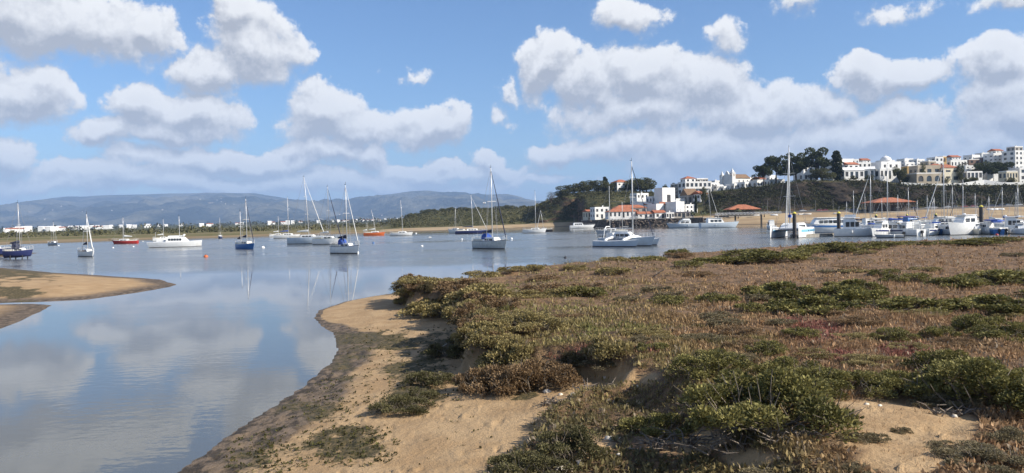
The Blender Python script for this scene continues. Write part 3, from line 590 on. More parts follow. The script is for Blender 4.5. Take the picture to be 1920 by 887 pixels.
# ------------------------------------------------------------------ driftwood, bare branches, pale stones, seaweed scraps
def driftwood():
    w = mat('driftwood', (.46, .40, .31), .9, (.24, .19, .14), 12)
    for i, (u0, v0, u1, v1, z0, z1, r, lab) in enumerate([(828, 652, 882, 622, .35, .62, .028, 'long pale driftwood pole leaning on the sand bank'), (1228, 518, 1246, 506, 1.05, 1.5, .03, 'short grey stick poking out of the marsh plants')]):
        a, c = P(u0, v0, z0), P(u1, v1, z1); b = MB(); m_ = (a + c) / 2 + Vector((.03, .05, .06)); b.tube([a, m_, c], [r, r * .9, r * .5], 6)
        for k in range(3):
            s_ = a.lerp(c, .3 + .22 * k); b.tube([s_, s_ + Vector((random.uniform(-.2, .2), random.uniform(-.15, .15), random.uniform(.05, .2)))], [r * .5, r * .2], 5)
        tag(b.build('driftwood', w), lab, 'driftwood')
    rg = mat('dead_twig', (.22, .18, .14), .95, (.11, .085, .065), 12)
    for i, (u, v, w_) in enumerate([(1310, 800, 190), (1400, 835, 170), (1500, 850, 120), (1250, 805, 110), (1800, 790, 90), (1130, 712, 90), (1050, 712, 70), (1340, 770, 100)]):
        p = P(u, v, .95); p.z = nz(p.x, p.y); s = w_ * p.y / F; b = MB()
        for k in range(34):
            a = random.uniform(0, 6.28); st = Vector((random.uniform(-.5, .5) * s, random.uniform(-.3, .3) * s * .6, 0)); ln = s * random.uniform(.12, .34)
            e = st + Vector((math.cos(a) * ln, math.sin(a) * ln, random.uniform(.1, .8) * ln)); mid = (st + e) / 2 + Vector((random.gauss(0, .05), random.gauss(0, .05), random.uniform(0, .08)))
            b.tube([st, mid, e], [.013, .010, .004], 4)
        o = b.build('bare_branches', rg); o.location = p; tag(o, 'tangle of bare grey branches at the foot of the shrubs', 'branches', 'bare branch tangles under the shrubs')
    pm = mat('pale_stone', (.72, .65, .54), .85, (.48, .42, .34), 8)
    pos = [(1140, 790, .55), (1085, 835, .5), (1048, 845, .7), (1133, 680, .5), (945, 872, .45), (1170, 697, .35), (1195, 712, .4), (1075, 701, .6), (1025, 692, .7), (1050, 698, .4), (1650, 778, .3), (1625, 775, .3), (1790, 795, .4), (1340, 868, .35), (1505, 835, .4), (1370, 858, .35), (1120, 885, .4), (970, 885, .35), (1415, 668, .25), (1315, 584, .2), (1105, 815, .3), (1160, 820, .35)]
    for i, (u, v, s) in enumerate(pos):
        p = P(u, v, .95); p.z = max(nz(p.x, p.y), .4); b = MB(); rr = random.Random(i); n = 8; s *= .14
        b.loft([[(math.cos(6.283 * k / n) * q * s * rr.uniform(.75, 1.25), math.sin(6.283 * k / n) * q * s * rr.uniform(.6, 1.0), zz * s + rr.uniform(-.06, .06) * s) for k in range(n)] for q, zz in ((.5, -.3), (1, 0), (.95, .3), (.55, .62), (.12, .7))])
        o = b.build('pale_stone', pm, smooth=True); o.location = p; o.rotation_euler[2] = rr.uniform(0, 6); tag(o, 'small bleached stone lying among the shrubs and twigs', 'stone', 'bleached stones on the bank')
    # seaweed scraps on the sand and dead litter under the plants: uncountable
    x, y, z, ds, dv = scatter(9000, 420, 1120, 600, 900, .4); u, v = proj(x, y, z)
    al = ell(u, v, [(780, 700, 120, 70), (690, 640, 130, 40), (600, 740, 120, 60), (650, 830, 120, 50), (840, 640, 80, 40), (480, 850, 120, 50)]) + vnoise(x, y, 1.1, 91, 3) * .5
    k = (dv < .1) & (ds > .3) & (rng.random(len(x)) < .02 + .55 * sstep(-.05, .5, al)); x, y, z = x[k], y[k], z[k]
    cc = np.array((.055, .058, .020)) * rng.uniform(.5, 1.5, (len(x), 1)) + np.array((.03, .015, .0)) * rng.random((len(x), 1))
    tag(blades('seaweed', x, y, z + .012, rng.uniform(.02, .06, len(x)), cc, 7, LEAF, 1.3, .35), 'scraps of dark seaweed strewn over the wet sand', 'seaweed', kind='stuff')
driftwood()

# ------------------------------------------------------------------ boats
def paint(name, c, rough=.35): return mat('paint_' + name, c, rough, tuple(q * .86 for q in c), 1.3, lo=.3, hi=.75)
WHITE = paint('white', (.86, .86, .84)); CREAM = paint('cream', (.72, .68, .58)); PALEBLUE = paint('pale_blue', (.50, .58, .66)); GREYP = paint('grey', (.42, .45, .48))  # pale blue also puts shade into the trimaran and tall sloop hulls
NAVY = paint('navy', (.03, .04, .13)); BLUE = paint('blue', (.04, .16, .42)); SKYB = paint('sky_blue', (.22, .52, .75)); REDP = paint('red', (.42, .035, .03)); ORANGE = paint('orange', (.60, .14, .04))
BLACK = paint('black', (.02, .02, .025)); GREENP = paint('green', (.05, .17, .12)); YEL = paint('yellow', (.75, .62, .10)); ANTI = mat('antifouling', (.05, .035, .04), .8, (.03, .03, .045), 4)
GLASS = mat('dark_glass', (.025, .032, .04), .08, (.05, .06, .07), 1, spec=.8); ALU = mat('mast_alloy', (.70, .70, .69), .35, (.58, .58, .58), 2, metal=.15); WIRE = mat('rigging', (.32, .32, .33), .5)
DKCLOTH = mat('dark_cloth', (.02, .025, .055), .9, (.035, .04, .07), 6); BLCLOTH = mat('blue_cloth', (.03, .07, .30), .9, (.04, .10, .36), 6); WHCLOTH = mat('white_cloth', (.70, .70, .68), .9, (.6, .6, .58), 6)
TEAK = mat('teak', (.24, .13, .06), .7, (.16, .085, .04), 6); RUBBER = mat('rubber', (.025, .025, .028), .8)
CL = {'dark': DKCLOTH, 'blue': BLCLOTH, 'white': WHCLOTH}

def half_breadth(t, B, tr):          # t = 0 stern .. 1 bow
    if t < .42: return B / 2 * (tr + (1 - tr) * math.sin(t / .42 * math.pi / 2))
    return B / 2 * max(1 - ((t - .42) / .58) ** 2.3, 0.0)
def sheer(t, fb): return fb * (1 + .28 * max(t - .35, 0) ** 1.6 * 1.7 + .06 * (1 - t))
def hull_shape(L, B, fb, tr=.7, rake=.07, draft=.35, y0=0.0, rk_st=.0, n=12):
    rings = []
    for i in range(n + 1):
        t = i / n; hb = max(half_breadth(t, B, tr), .012); z = sheer(t, fb); r_ = []
        for zz, w in ((-draft * (1 - t ** 4), .02), (-draft * .55, .62 * (1 - .6 * t ** 3)), (.0, .86 * (1 - .25 * t ** 2)), (.10, .90 * (1 - .2 * t ** 2)), (z * .62, .98), (z - .07, 1.0), (z, 1.0)):
            x = (t - .5) * L + max(t - .55, 0) * 2.2 * rake * L * (zz / z) - rk_st * L * (zz / z) * (1 - t) ** 3 - (L * .03 if zz < 0 and t > .9 else 0)
            r_.append((x, y0, hb * w, zz))
        rings.append([(x, y - w, zz) for (x, y, w, zz) in r_[::-1]] + [(x, y + w, zz) for (x, y, w, zz) in r_])
    return rings
def put_hull(par, L, B, fb, top, bottom=None, stripe=None, y0=0.0, deckm=None, **kw):
    rg_ = hull_shape(L, B, fb, y0=y0, **kw); b = MB(); n = len(rg_[0]); vv = [p for r_ in rg_ for p in r_]; b.v = [tuple(p) for p in vv]
    for i in range(len(rg_) - 1):
        for k in range(n - 1):
            kk = k if k < 7 else 12 - k
            b.f.append((i * n + k, (i + 1) * n + k, (i + 1) * n + k + 1, i * n + k + 1)); b.mi.append(0 if kk in (1, 2) else (2 if kk == 0 else 1))
    b.f.append(tuple(range(n))); b.mi.append(0); b.f.append(tuple(reversed(range((len(rg_) - 1) * n, len(rg_) * n)))); b.mi.append(0)
    h = b.build('hull', [top, bottom or ANTI, stripe or top], par, True, True)
    d = MB(); d.v = []; N_ = len(rg_)
    for r_ in rg_:
        a, c = r_[0], r_[-1]; d.v += [(a[0], a[1] + .03, a[2] - .02), ((a[0] + c[0]) / 2, (a[1] + c[1]) / 2, a[2] + .05), (c[0], c[1] - .03, c[2] - .02)]
    for i in range(N_ - 1):
        for k in (0, 1): d.f.append((i * 3 + k, i * 3 + k + 1, (i + 1) * 3 + k + 1, (i + 1) * 3 + k)); d.mi.append(0)
    d.build('deck', deckm or CREAM, par)
    return h
def cabin(par, x0, x1, w, z0, h, m_, rake=(.25, .6), nwin=2, y0=0.0, name='cabin', winh=.45, roundw=.82):
    b = MB(); b.loft([[(x0, y0 - w / 2, z0), (x1, y0 - w / 2 * .8, z0), (x1, y0 + w / 2 * .8, z0), (x0, y0 + w / 2, z0)],
        [(x0 + rake[0] * h * .5, y0 - w / 2 * .95, z0 + h * .7), (x1 - rake[1] * h * .6, y0 - w / 2 * .74, z0 + h * .7), (x1 - rake[1] * h * .6, y0 + w / 2 * .74, z0 + h * .7), (x0 + rake[0] * h * .5, y0 + w / 2 * .95, z0 + h * .7)],
        [(x0 + rake[0] * h, y0 - w / 2 * roundw, z0 + h), (x1 - rake[1] * h, y0 - w / 2 * roundw * .75, z0 + h), (x1 - rake[1] * h, y0 + w / 2 * roundw * .75, z0 + h), (x0 + rake[0] * h, y0 + w / 2 * roundw, z0 + h)]])
    c = b.build(name, m_, par)
    for k in range(nwin):
        for s in (-1, 1):
            f = (k + .5) / nwin; xc = x0 + .12 * (x1 - x0) + f * (x1 - x0) * .72; yw = w / 2 * (1 - .2 * (xc - x0) / (x1 - x0)) * .985; g = MB()
            g.box((xc, y0 + s * yw, z0 + h * .42), ((x1 - x0) * .56 / nwin, .06, h * winh)); g.build('window', GLASS, c)
    return c
def stay(par, a, b, r=.016, m_=None, name='stay'):
    q = MB(); q.tube([a, b], r, 4); return q.build(name, m_ or WIRE, par)
def mast(par, x, z0, h, r=.085, spreaders=1, m_=None, y0=0.0, sw=.9, name='mast', lean=0.0):
    b = MB(); b.tube([(x, y0, z0), (x - lean * .5, y0, z0 + h * .6), (x - lean, y0, z0 + h)], [r, r * .95, r * .7], 8); o = b.build(name, m_ or ALU, par, True)
    for k in range(spreaders):
        zz = z0 + h * (.52 if spreaders == 1 else .36 + .30 * k); s = MB(); xx = x - lean * zz / (z0 + h); s.tube([(xx, y0 - sw, zz), (xx, y0 + sw, zz)], .035, 5); s.build('spreader', m_ or ALU, o)
    t = MB(); t.tube([(x - lean, y0, z0 + h), (x - lean, y0, z0 + h + .5)], .02, 4); t.box((x - lean - .12, y0, z0 + h + .12), (.35, .03, .05)); t.build('masthead_fitting', RUBBER, o)
    return o
def boom(par, x, z, ln, cloth, y0=0.0, dirn=-1):
    b = MB(); b.tube([(x, y0, z), (x + dirn * ln, y0, z + .05)], .06, 6); o = b.build('boom', ALU, par)
    if cloth:
        rings = []
        for t in (0, .06, .3, .6, .9, 1.0):
            hh = (.62 - .42 * t) if t > 0 else .5; w = .15 - .07 * t; xx = x + dirn * (.02 + t * ln)
            rings.append([(xx, y0 + math.cos(a) * w, z + .02 + hh * .42 + math.sin(a) * hh * .5 + random.uniform(-.02, .02)) for a in [k * math.pi / 4 for k in range(8)]])
        s = MB(); s.loft(rings); s.build('sail_cover', CL[cloth], o, True)
    return o
def furled(par, a, b, m_, r=.10):
    q = MB(); a, b = Vector(a), Vector(b); q.tube([a, a.lerp(b, .08), a.lerp(b, .5), a.lerp(b, .93), b], [.03, r, r * .85, r * .4, .02], 7); return q.build('furled_jib', m_, par, True)
def rails(par, L, B, fb, tr=.7, m_=None):
    for nm, t0, t1 in (('pulpit', .78, 1.0), ('pushpit', 0.0, .12)):
        b = MB()
        for s in (-1, 1):
            pl = []
            for t in np.linspace(t0, t1, 4):
                p = ((t - .5) * L + max(t - .55, 0) * 2.2 * .07 * L, s * max(half_breadth(t, B, tr) - .05, .03), sheer(t, fb)); pl.append((p[0], p[1], p[2] + .58)); b.tube([p, pl[-1]], .018, 4)
            b.tube(pl, .02, 4)
        t = t1 if nm == 'pulpit' else t0; p = ((t - .5) * L + max(t - .55, 0) * 2.2 * .07 * L, max(half_breadth(t, B, tr) - .05, .03), sheer(t, fb) + .58); b.tube([(p[0], -p[1], p[2]), p], .02, 4)
        b.build(nm, m_ or ALU, par)
    b = MB()
    for s in (-1, 1):
        pl = []
        for t in np.linspace(.12, .78, 6):
            p = ((t - .5) * L + max(t - .55, 0) * 2.2 * .07 * L, s * max(half_breadth(t, B, tr) - .05, .03), sheer(t, fb)); pl.append((p[0], p[1], p[2] + .55)); b.tube([p, pl[-1]], .014, 4)
        b.tube(pl, .010, 3)
    b.build('guard_rail', WIRE, par)
def dodger(par, x, w, z, h, m_, ln=1.1):
    b = MB(); rings = []
    for t, hs in ((0, .92), (.45, 1.0), (.8, .72), (1, .10)):
        rings.append([(x + t * ln, -w / 2 * math.cos(a), z + h * hs * math.sin(a) ** .6) for a in [k * math.pi / 8 for k in range(9)]])
    b.loft(rings, closed=False, cap=False); return b.build('sprayhood', m_, par, True)
def outboard(par, x, y, z, m_=None):
    b = MB(); b.box((x, y, z + .30), (.42, .34, .46), taper=.8); b.box((x, y, z - .15), (.20, .14, .6)); b.box((x - .05, y, z - .5), (.5, .05, .12)); return b.build('outboard_motor', m_ or RUBBER, par)
def fender(par, x, y, z, m_=None):
    b = MB(); b.lathe([(.03, .32), (.11, .25), (.12, -.2), (.03, -.3)], 8, (x, y, z)); return b.build('fender', m_ or WHITE, par, True)

def root(name, u, v, head, label, cat, group=None, heel=0.0, z=0.0):
    p = P(u, v, z); e = empty(name, p, R(head), label, cat, group); e.rotation_euler = (R(heel), 0, R(head)); return e
def sailboat(u, v, head, L, mh, label, hull=WHITE, fb=None, B=None, cover='dark', jib='dark', hood=None, mizzen=0, stripe=None, bottom=None, cabm=None, heel=0, tr=.68, spreaders=1, ob=False, name='sailing_boat', z=0.0, extra=None, group='sailing boats on their moorings', lean=0.0, jr=.10):
    fb = fb or .105 * L; B = B or L * .31; e = root(name, u, v, head, label, 'sailing boat', group, heel, z)
    put_hull(e, L, B, fb, hull, bottom, stripe, tr=tr)
    cz = sheer(.5, fb); cabin(e, -.12 * L, .27 * L, B * .62, cz - .04, .07 * L ** .8 + .22, cabm or WHITE, nwin=3 if L > 8 else 2)
    b = MB()
    for s in (-1, 1): b.box((-.29 * L, s * B * .33, cz + .12), (.30 * L, .10, .30))
    b.box((-.29 * L, 0, cz - .0), (.28 * L, B * .5, .06)); b.build('cockpit', cabm or CREAM, e)
    mx = .09 * L; mz = cz + .07 * L ** .8 + .1; mh_ = mh - mz
    mast(e, mx, mz, mh_, .0075 * L + .02, spreaders, sw=B * .33, lean=lean)
    if cover: boom(e, mx - .1, mz + .75, .34 * L, cover)
    bx = .5 * L + .07 * L; sz = sheer(1, fb)
    if jib == 'none': stay(e, (bx - .1, 0, sz), (mx - lean, 0, mh * .98))
    else: furled(e, (bx - .12, 0, sz + .1), (mx + .05 - lean * .95, 0, mh * .96), CL[jib], jr)
    stay(e, (-.5 * L, 0, sheer(0, fb)), (mx - lean, 0, mh))
    for s in (-1, 1): stay(e, (mx - .1, s * B * .45, cz), (mx - lean, s * .04, mh * .97)); stay(e, (mx - .1, s * B * .45, cz), (mx - lean * .5, s * B * .33, mz + mh_ * .52))
    rails(e, L, B, fb, tr)
    if hood: dodger(e, -.17 * L, B * .6, cz + .25, .95, CL[hood])
    if mizzen:
        mast(e, -.33 * L, cz, mizzen - cz, .06, 1, sw=B * .2, name='mizzen_mast'); boom(e, -.34 * L, cz + .9, .20 * L, cover)
        stay(e, (-.33 * L, 0, mizzen), (mx, 0, mh * .7))
    if ob: outboard(e, -.5 * L - .15, B * .15, .35)
    r_ = MB(); r_.box((-.5 * L - .06, 0, .05), (.16, .06, fb * 1.1)); r_.build('rudder', hull, e)
    if extra: extra(e, L, B, fb, cz, mx, mz)
    return e
def motorboat(u, v, head, L, label, hull=WHITE, fb=None, B=None, cab=(-.1, .28, 1.25), cabm=None, stripe=None, bottom=None, fly=False, ob=0, canopy=None, arch=False, poles=0, nwin=2, heel=0, group='motor boats at the pontoons', name='motor_boat', band=None, z=0.0, tr=.88, rad=False, deckm=None):
    fb = fb or .13 * L; B = B or L * .34; e = root(name, u, v, head, label, 'motor boat', group, heel, z)
    put_hull(e, L, B, fb, hull, bottom, stripe, tr=tr, rake=.10, deckm=deckm); cz = sheer(.5, fb)
    if cab:
        c = cabin(e, cab[0] * L, cab[1] * L, B * .74, cz - .04, cab[2], cabm or WHITE, (.05, .75), nwin)
        w = MB(); x1 = cab[1] * L; h = cab[2]; w.loft([[(x1 - .75 * h * .5 + .03, -B * .27, cz + h * .42), (x1 - .75 * h * .5 + .03, B * .27, cz + h * .42)], [(x1 - .75 * h * .92 + .04, -B * .25, cz + h * .88), (x1 - .75 * h * .92 + .04, B * .25, cz + h * .88)]], closed=False); w.build('windscreen', GLASS, e)
        rf = MB(); rf.box(((cab[0] + cab[1]) / 2 * L - .2, 0, cz + cab[2] + .02), ((cab[1] - cab[0]) * L * .86, B * .70, .09), taper=.94); rf.build('cabin_roof', cabm or WHITE, e)
        if fly:
            f = MB(); f.box((cab[0] * L * .6 + cab[1] * L * .3, 0, cz + cab[2] + .32), ((cab[1] - cab[0]) * L * .6, B * .6, .55), taper=.85); f.build('flybridge', cabm or WHITE, e)
            f = MB(); f.box((cab[1] * L * .42, 0, cz + cab[2] + .75), (.06, B * .45, .4)); f.build('flybridge_screen', GLASS, e)
    if canopy:
        k = MB(); k.loft([[(-.42 * L, -B * .4, cz + 1.15), (.02 * L, -B * .38, cz + 1.25), (.02 * L, B * .38, cz + 1.25), (-.42 * L, B * .4, cz + 1.15)], [(-.40 * L, -B * .34, cz + 1.32), (.0, -B * .3, cz + 1.45), (.0, B * .3, cz + 1.45), (-.40 * L, B * .34, cz + 1.32)]]); o = k.build('canopy', canopy, e)
        q = MB()
        for sx in (-.4, .0):
            for s in (-1, 1): q.tube([(sx * L, s * B * .37, cz - .05), (sx * L, s * B * .37, cz + 1.2)], .025, 4)
        q.build('canopy_frame', ALU, o)
    if arch:
        q = MB(); q.tube([(-.36 * L, -B * .40, cz), (-.32 * L, -B * .36, cz + 1.5), (-.32 * L, B * .36, cz + 1.5), (-.36 * L, B * .40, cz)], .06, 6); q.build('arch', WHITE, e)
    if rad: q = MB(); q.lathe([(.05, 0), (.28, .06), (.26, .2), (.04, .26)], 10, (-.05 * L, 0, cz + (cab[2] if cab else 1) + .1)); q.build('radar_dome', WHITE, e, True)
    for k in range(poles): stay(e, (-.30 * L + .12 * L * k, (-1) ** k * B * .3, cz), (-.34 * L + .1 * L * k, (-1) ** k * B * .34, cz + 3.6 + .5 * k), .02, ALU, 'aerial')
    for k in range(ob): outboard(e, -.5 * L - .2, (k - (ob - 1) / 2) * .6, .45)
    b = MB(); pl0 = []
    for s in (-1, 1):
        pl = []
        for t in np.linspace(.55, 1, 6):
            p = ((t - .5) * L + max(t - .55, 0) * 2.2 * .10 * L, s * max(half_breadth(t, B, tr) - .06, .03), sheer(t, fb)); pl.append((p[0], p[1], p[2] + .5)); b.tube([p, pl[-1]], .018, 4)
        b.tube(pl, .022, 4)
    b.build('bow_rail', ALU, e)
    if band:
        for s in (-1, 1):
            q = MB(); rr = []
            for t in np.linspace(.02, .9, 9):
                z = sheer(t, fb); x = (t - .5) * L + max(t - .55, 0) * 2.2 * .10 * L * .75; y = s * (half_breadth(t, B, tr) * .995 + .015); rr.append([(x, y, z * .66), (x, y, z * .86)])
            q.loft(rr, closed=False, cap=False); q.build('hull_band', band, e)
    for s in (-1, 1): fender(e, -.1 * L, s * (B / 2 + .1), fb * .6)
    return e

# --- moored boats, from the far end of the anchorage round to the quay
def legs(e, L, B, fb, cz, mx, mz):
    for x in (-.2, .25):
        for s in (-1, 1): q = MB(); q.tube([(x * L, s * B * .42, .1), (x * L, s * B * .46, -.75)], .09, 6); q.build('beaching_leg', RUBBER, e)
sailboat(34, 479, 8, 3.9, 8.2, 'navy hulled sailing boat dried out on the sand bar', NAVY, .75, 1.9, 'dark', 'none', 'dark', stripe=NAVY, extra=legs, z=.55, heel=2, bottom=NAVY)
motorboat(-22, 478, 6, 6.2, 'blue and white motor boat dried out beside the navy sailing boat', NAVY, .95, cab=(-.1, .3, 1.0), stripe=WHITE, z=.5, group='motor boats aground', bottom=RUBBER)
sailboat(100, 460, -35, 5.2, 7.4, 'small grey sailing boat off the far green shore with a bare mast', GREYP, .75, cover=None, jib='none', hood=None)
sailboat(163, 481, -42, 4.9, 6.9, 'little white day sailer with a white furled jib and dark sail cover', WHITE, .75, 1.8, 'dark', 'white', ob=True)
sailboat(236, 457, 184, 7.4, 8.3, 'red hulled sailing boat with white topsides and a bowsprit', REDP, .95, cover='white', jib='none', stripe=WHITE, bottom=REDP, mizzen=0,
    extra=lambda e, L, B, fb, cz, mx, mz: stay(e, (.5 * L, 0, fb * 1.2), (.72 * L, 0, fb * 1.5), .07, BLACK, 'bowsprit'))
sailboat(304, 452, 20, 6.2, 8.2, 'white sailing boat half hidden behind the white power catamaran', WHITE, 1.0, cover='white', jib='none')
sailboat(413, 447, -70, 5.6, 9.0, 'small distant sailing boat with a dark hull and bare mast', NAVY, .8, cover='white', jib='none', stripe=WHITE)
sailboat(461, 467, -48, 7.0, 9.7, 'blue hulled ketch with two masts and dark sail covers', BLUE, .98, cover='dark', jib='dark', mizzen=7.4, stripe=WHITE, bottom=BLUE, cabm=CREAM, jr=.07)
sailboat(537, 447, 2, 9.0, 15.0, 'white sailing boat with a bright blue boom cover', WHITE, 1.15, cover='blue', jib='none', spreaders=2)
sailboat(520, 444, 15, 6.5, 9.2, 'small white sailing boat moored just behind the blue covered one', WHITE, .9, cover='white', jib='none')
sailboat(574, 457, -12, 8.8, 16.0, 'tall masted sailing boat with shade tinted blue grey topsides and white furled jib', PALEBLUE, 1.5, cover='white', jib='white', spreaders=2, stripe=WHITE, tr=.86, lean=.9)  # bluish shade of the hull side is put into its paint
sailboat(613, 458, -18, 6.6, 13.0, 'white sailing boat with a big windowed cabin and dark furled jib', WHITE, 1.25, cover='white', jib='dark', stripe=GREENP, tr=.8)
sailboat(647, 475, -38, 5.6, 10.0, 'white sailing boat with a bright blue cockpit tent and dark stern', WHITE, 1.0, cover='dark', jib='white', hood='blue', stripe=NAVY, ob=True, jr=.06)
sailboat(701, 441, 6, 8.2, 10.6, 'orange red hulled sailing boat with a leaning mast', ORANGE, 1.0, cover='white', jib='none', stripe=REDP, bottom=ORANGE, mizzen=5.2, lean=1.6)
sailboat(752, 442, -4, 7.9, 13.2, 'plain white sailing boat off the foot of the brown hill', WHITE, 1.0, cover=None, jib='none', lean=.6)
sailboat(856, 437, 150, 7.6, 11.2, 'white sailing boat with its bow behind the dark hulled sloop', WHITE, 1.4, cover=None, jib='none', lean=.5)
sailboat(882, 438, 4, 11.6, 15.0, 'long white decked sloop with dark hull and white furled jibs', NAVY, 1.15, cover='dark', jib='white', stripe=WHITE, lean=.5)
sailboat(919, 466, -54, 7.9, 12.5, 'grey white sloop with shade tinted hull, navy sail cover, blue sprayhood and dark furled jib', mat('paint_stone', (.62, .65, .64), .35), 1.15, cover='dark', jib='dark', hood='blue', stripe=NAVY, spreaders=1, jr=.085)  # hull greyed in its colour to stand for the shaded side
sailboat(1001, 437, -8, 8.0, 15.0, 'white sloop anchored near the foot of the wooded headland', WHITE, 1.2, cover=None, jib='none')
sailboat(1022, 434, 180, 6.0, 8.6, 'small black hulled sailing boat beyond the white sloop', BLACK, .8, cover=None, jib='white', lean=-1.2)
sailboat(1149, 443, 178, 7.4, 12.5, 'grey hulled sailing boat behind the trimaran', GREYP, 1.35, cover=None, jib='none', stripe=WHITE, mizzen=8.5)

def power_cat():
    e = root('power_catamaran', 330, 463, 2, 'long white power catamaran with a row of dark cabin windows', 'catamaran', None)
    L = 10.6
    for y in (-1.7, 1.7): put_hull(e, L, 1.7, 1.15, WHITE, y0=y, tr=.55, rake=.02, rk_st=.06, deckm=WHITE)
    b = MB(); b.box((-.2, 0, 1.0), (L * .78, 3.4, .5)); b.build('bridge_deck', WHITE, e)
    cabin(e, -1.6, 2.7, 3.9, 1.2, 1.35, WHITE, (.35, 1.1), 5, winh=.34)
    b = MB(); b.box((.2, 0, 2.62), (3.0, 2.6, .12), taper=.9); b.build('cabin_roof', WHITE, e)
    mast(e, .9, 2.6, 4.6, .07, 1, sw=.6); d = MB(); d.lathe([(.1, 0), (.3, .1), (.25, .3), (.05, .36)], 10, (2.0, 0, 2.65)); d.build('radar_dome', WHITE, e, True)
    d = MB(); d.loft([[(-4.3, -.7, 1.35), (-2.4, -.7, 1.35), (-2.4, .7, 1.35), (-4.3, .7, 1.35)], [(-4.2, -.5, 1.9), (-2.5, -.5, 1.9), (-2.5, .5, 1.9), (-4.2, .5, 1.9)]]); d.build('dinghy_cover', WHCLOTH, e)
    stay(e, (-4.6, 0, 1.2), (-4.7, 0, 3.6), .03, ALU, 'flag_staff')
power_cat()
def trimaran():
    e = root('trimaran', 1172, 461, -38, 'trimaran with shade tinted pale blue hulls, a tall white mast and a hoop over the cockpit', 'trimaran', None)
    put_hull(e, 9.0, 2.0, 1.15, PALEBLUE, tr=.5, deckm=WHITE)  # blue-grey shade painted into the main hull and both outer hulls
    for y in (-3.3, 3.3): put_hull(e, 7.4, 1.0, .82, PALEBLUE, y0=y, tr=.35, deckm=WHITE)
    b = MB()
    for x in (-1.6, 1.5): b.tube([(x, -3.3, .95), (x, -1, 1.35), (x, 1, 1.35), (x, 3.3, .95)], [.2, .26, .26, .2], 6)
    b.build('cross_beam', WHITE, e)
    b = MB(); b.box((0, -2.1, 1.08), (3.0, 1.5, .03)); b.box((0, 2.1, 1.08), (3.0, 1.5, .03)); b.build('trampoline', DKCLOTH, e)
    cabin(e, -1.6, 1.6, 1.8, 1.3, .85, WHITE, (.4, 1.0), 3); mast(e, 1.4, 1.5, 11.4, .10, 1, sw=1.0); boom(e, 1.3, 2.7, 3.6, None)
    stay(e, (4.8, 0, 1.6), (1.4, 0, 12.2), .05, DKCLOTH, 'furled_jib')
    for y in (-3.3, 3.3): stay(e, (.4, y, 1.0), (1.4, 0, 12.0))
    h = MB(); h.tube([(-3.2, -1.0, 1.2), (-3.0, -1.0, 2.6), (-3.0, -.5, 3.0), (-3.0, .5, 3.0), (-3.0, 1.0, 2.6), (-3.2, 1.0, 1.2)], .08, 6); h.build('hoop', WHITE, e)
    d = MB(); d.box((-2.4, 0, 1.65), (1.2, 1.2, .8), taper=.9); d.build('helm_console', WHITE, e); rails(e, 9.0, 2.0, 1.15, .5)
trimaran()
def sail_cat():
    e = root('sailing_catamaran', 1484, 445, 236, 'white sailing catamaran with light blue stripes and a very tall mast', 'catamaran', None)
    L = 10.5
    for y in (-2.5, 2.5):
        put_hull(e, L, 1.5, 1.75, WHITE, y0=y, tr=.75, rake=.0, rk_st=-.05, deckm=WHITE)
        for s in (-1, 1):
            q = MB(); rr = [[((t - .5) * L, y + s * (half_breadth(t, 1.5, .75) + .012), 1.05), ((t - .5) * L, y + s * (half_breadth(t, 1.5, .75) + .012), 1.5)] for t in np.linspace(.06, .9, 9)]; q.loft(rr, closed=False, cap=False); q.build('hull_stripe', SKYB, e)
            for k in range(4): g = MB(); g.box((-2.6 + 1.1 * k, y + s * (half_breadth((-2.6 + 1.1 * k) / L + .5, 1.5, .75) + .02), 1.25), (.5, .04, .2)); g.build('hull_port', GLASS, e)
    b = MB(); b.box((-.8, 0, 1.45), (5.6, 4.2, .4)); b.build('bridge_deck', WHITE, e)
    b = MB(); b.box((3.1, 0, 1.5), (2.6, 3.9, .03)); b.build('trampoline', DKCLOTH, e)
    b = MB(); b.tube([(4.3, -2.5, 1.7), (4.3, 2.5, 1.7)], .10, 6); b.build('front_beam', ALU, e)
    cabin(e, -3.0, 1.9, 4.2, 1.6, 1.1, WHITE, (.2, 1.3), 5); mast(e, 1.0, 2.6, 14.2, .12, 2, sw=1.1); boom(e, .9, 3.7, 4.6, 'white')
    furled(e, (4.3, 0, 1.8), (1.1, 0, 15.4), WHCLOTH, .09); furled(e, (3.1, 0, 1.8), (1.1, 0, 12.4), WHCLOTH, .07)
    for y in (-3, 3): stay(e, (.2, y, 1.8), (1.0, 0, 15.6), .025); stay(e, (.2, y, 1.8), (1.0, 0, 9.6), .02)
    f = MB(); f.box((1.0, .0, 4.0), (.9, .5, .55)); f.build('mast_flag_bag', BLCLOTH, e)
    b = MB(); b.lathe([(.16, -.1), (.42, -.1), (.42, .1), (.16, .1)], 12, (-3.8, 0, 2.5)); b.build('life_ring', RUBBER, e)
sail_cat()

# --- pontoon marina on the near side of the beach
motorboat(1283, 427, 182, 13, 'pale blue motor cruiser astern of the bigger one beside the rock quay', PALEBLUE, 1.7, 4.0, (-.2, .2, 1.5), fly=True, group='cruisers at the rock quay')
motorboat(1346, 427, 3, 14.5, 'big pale blue motor cruiser with raked white wheelhouse by the footbridge', PALEBLUE, 1.9, 4.2, (-.3, .16, 1.9), nwin=3, group='cruisers at the rock quay', rad=True)
sailboat(1330, 425, 8, 9.5, 21, 'sailing boat with a dark mast moored beyond the pale blue cruisers', WHITE, 1.2, cover='white', jib='white', lean=1.5)
motorboat(1090, 428, 4, 12.5, 'white passenger launch at the foot of the quay gangway', WHITE, 1.5, 3.4, (-.35, .1, 1.4), nwin=4, deckm=GREYP, group='launches by the gangway')
motorboat(1445, 430, 90, 5, 'white boxy workboat with a tall wheelhouse behind the sailing catamaran', WHITE, 1.1, 2.2, (-.25, .25, 1.7))
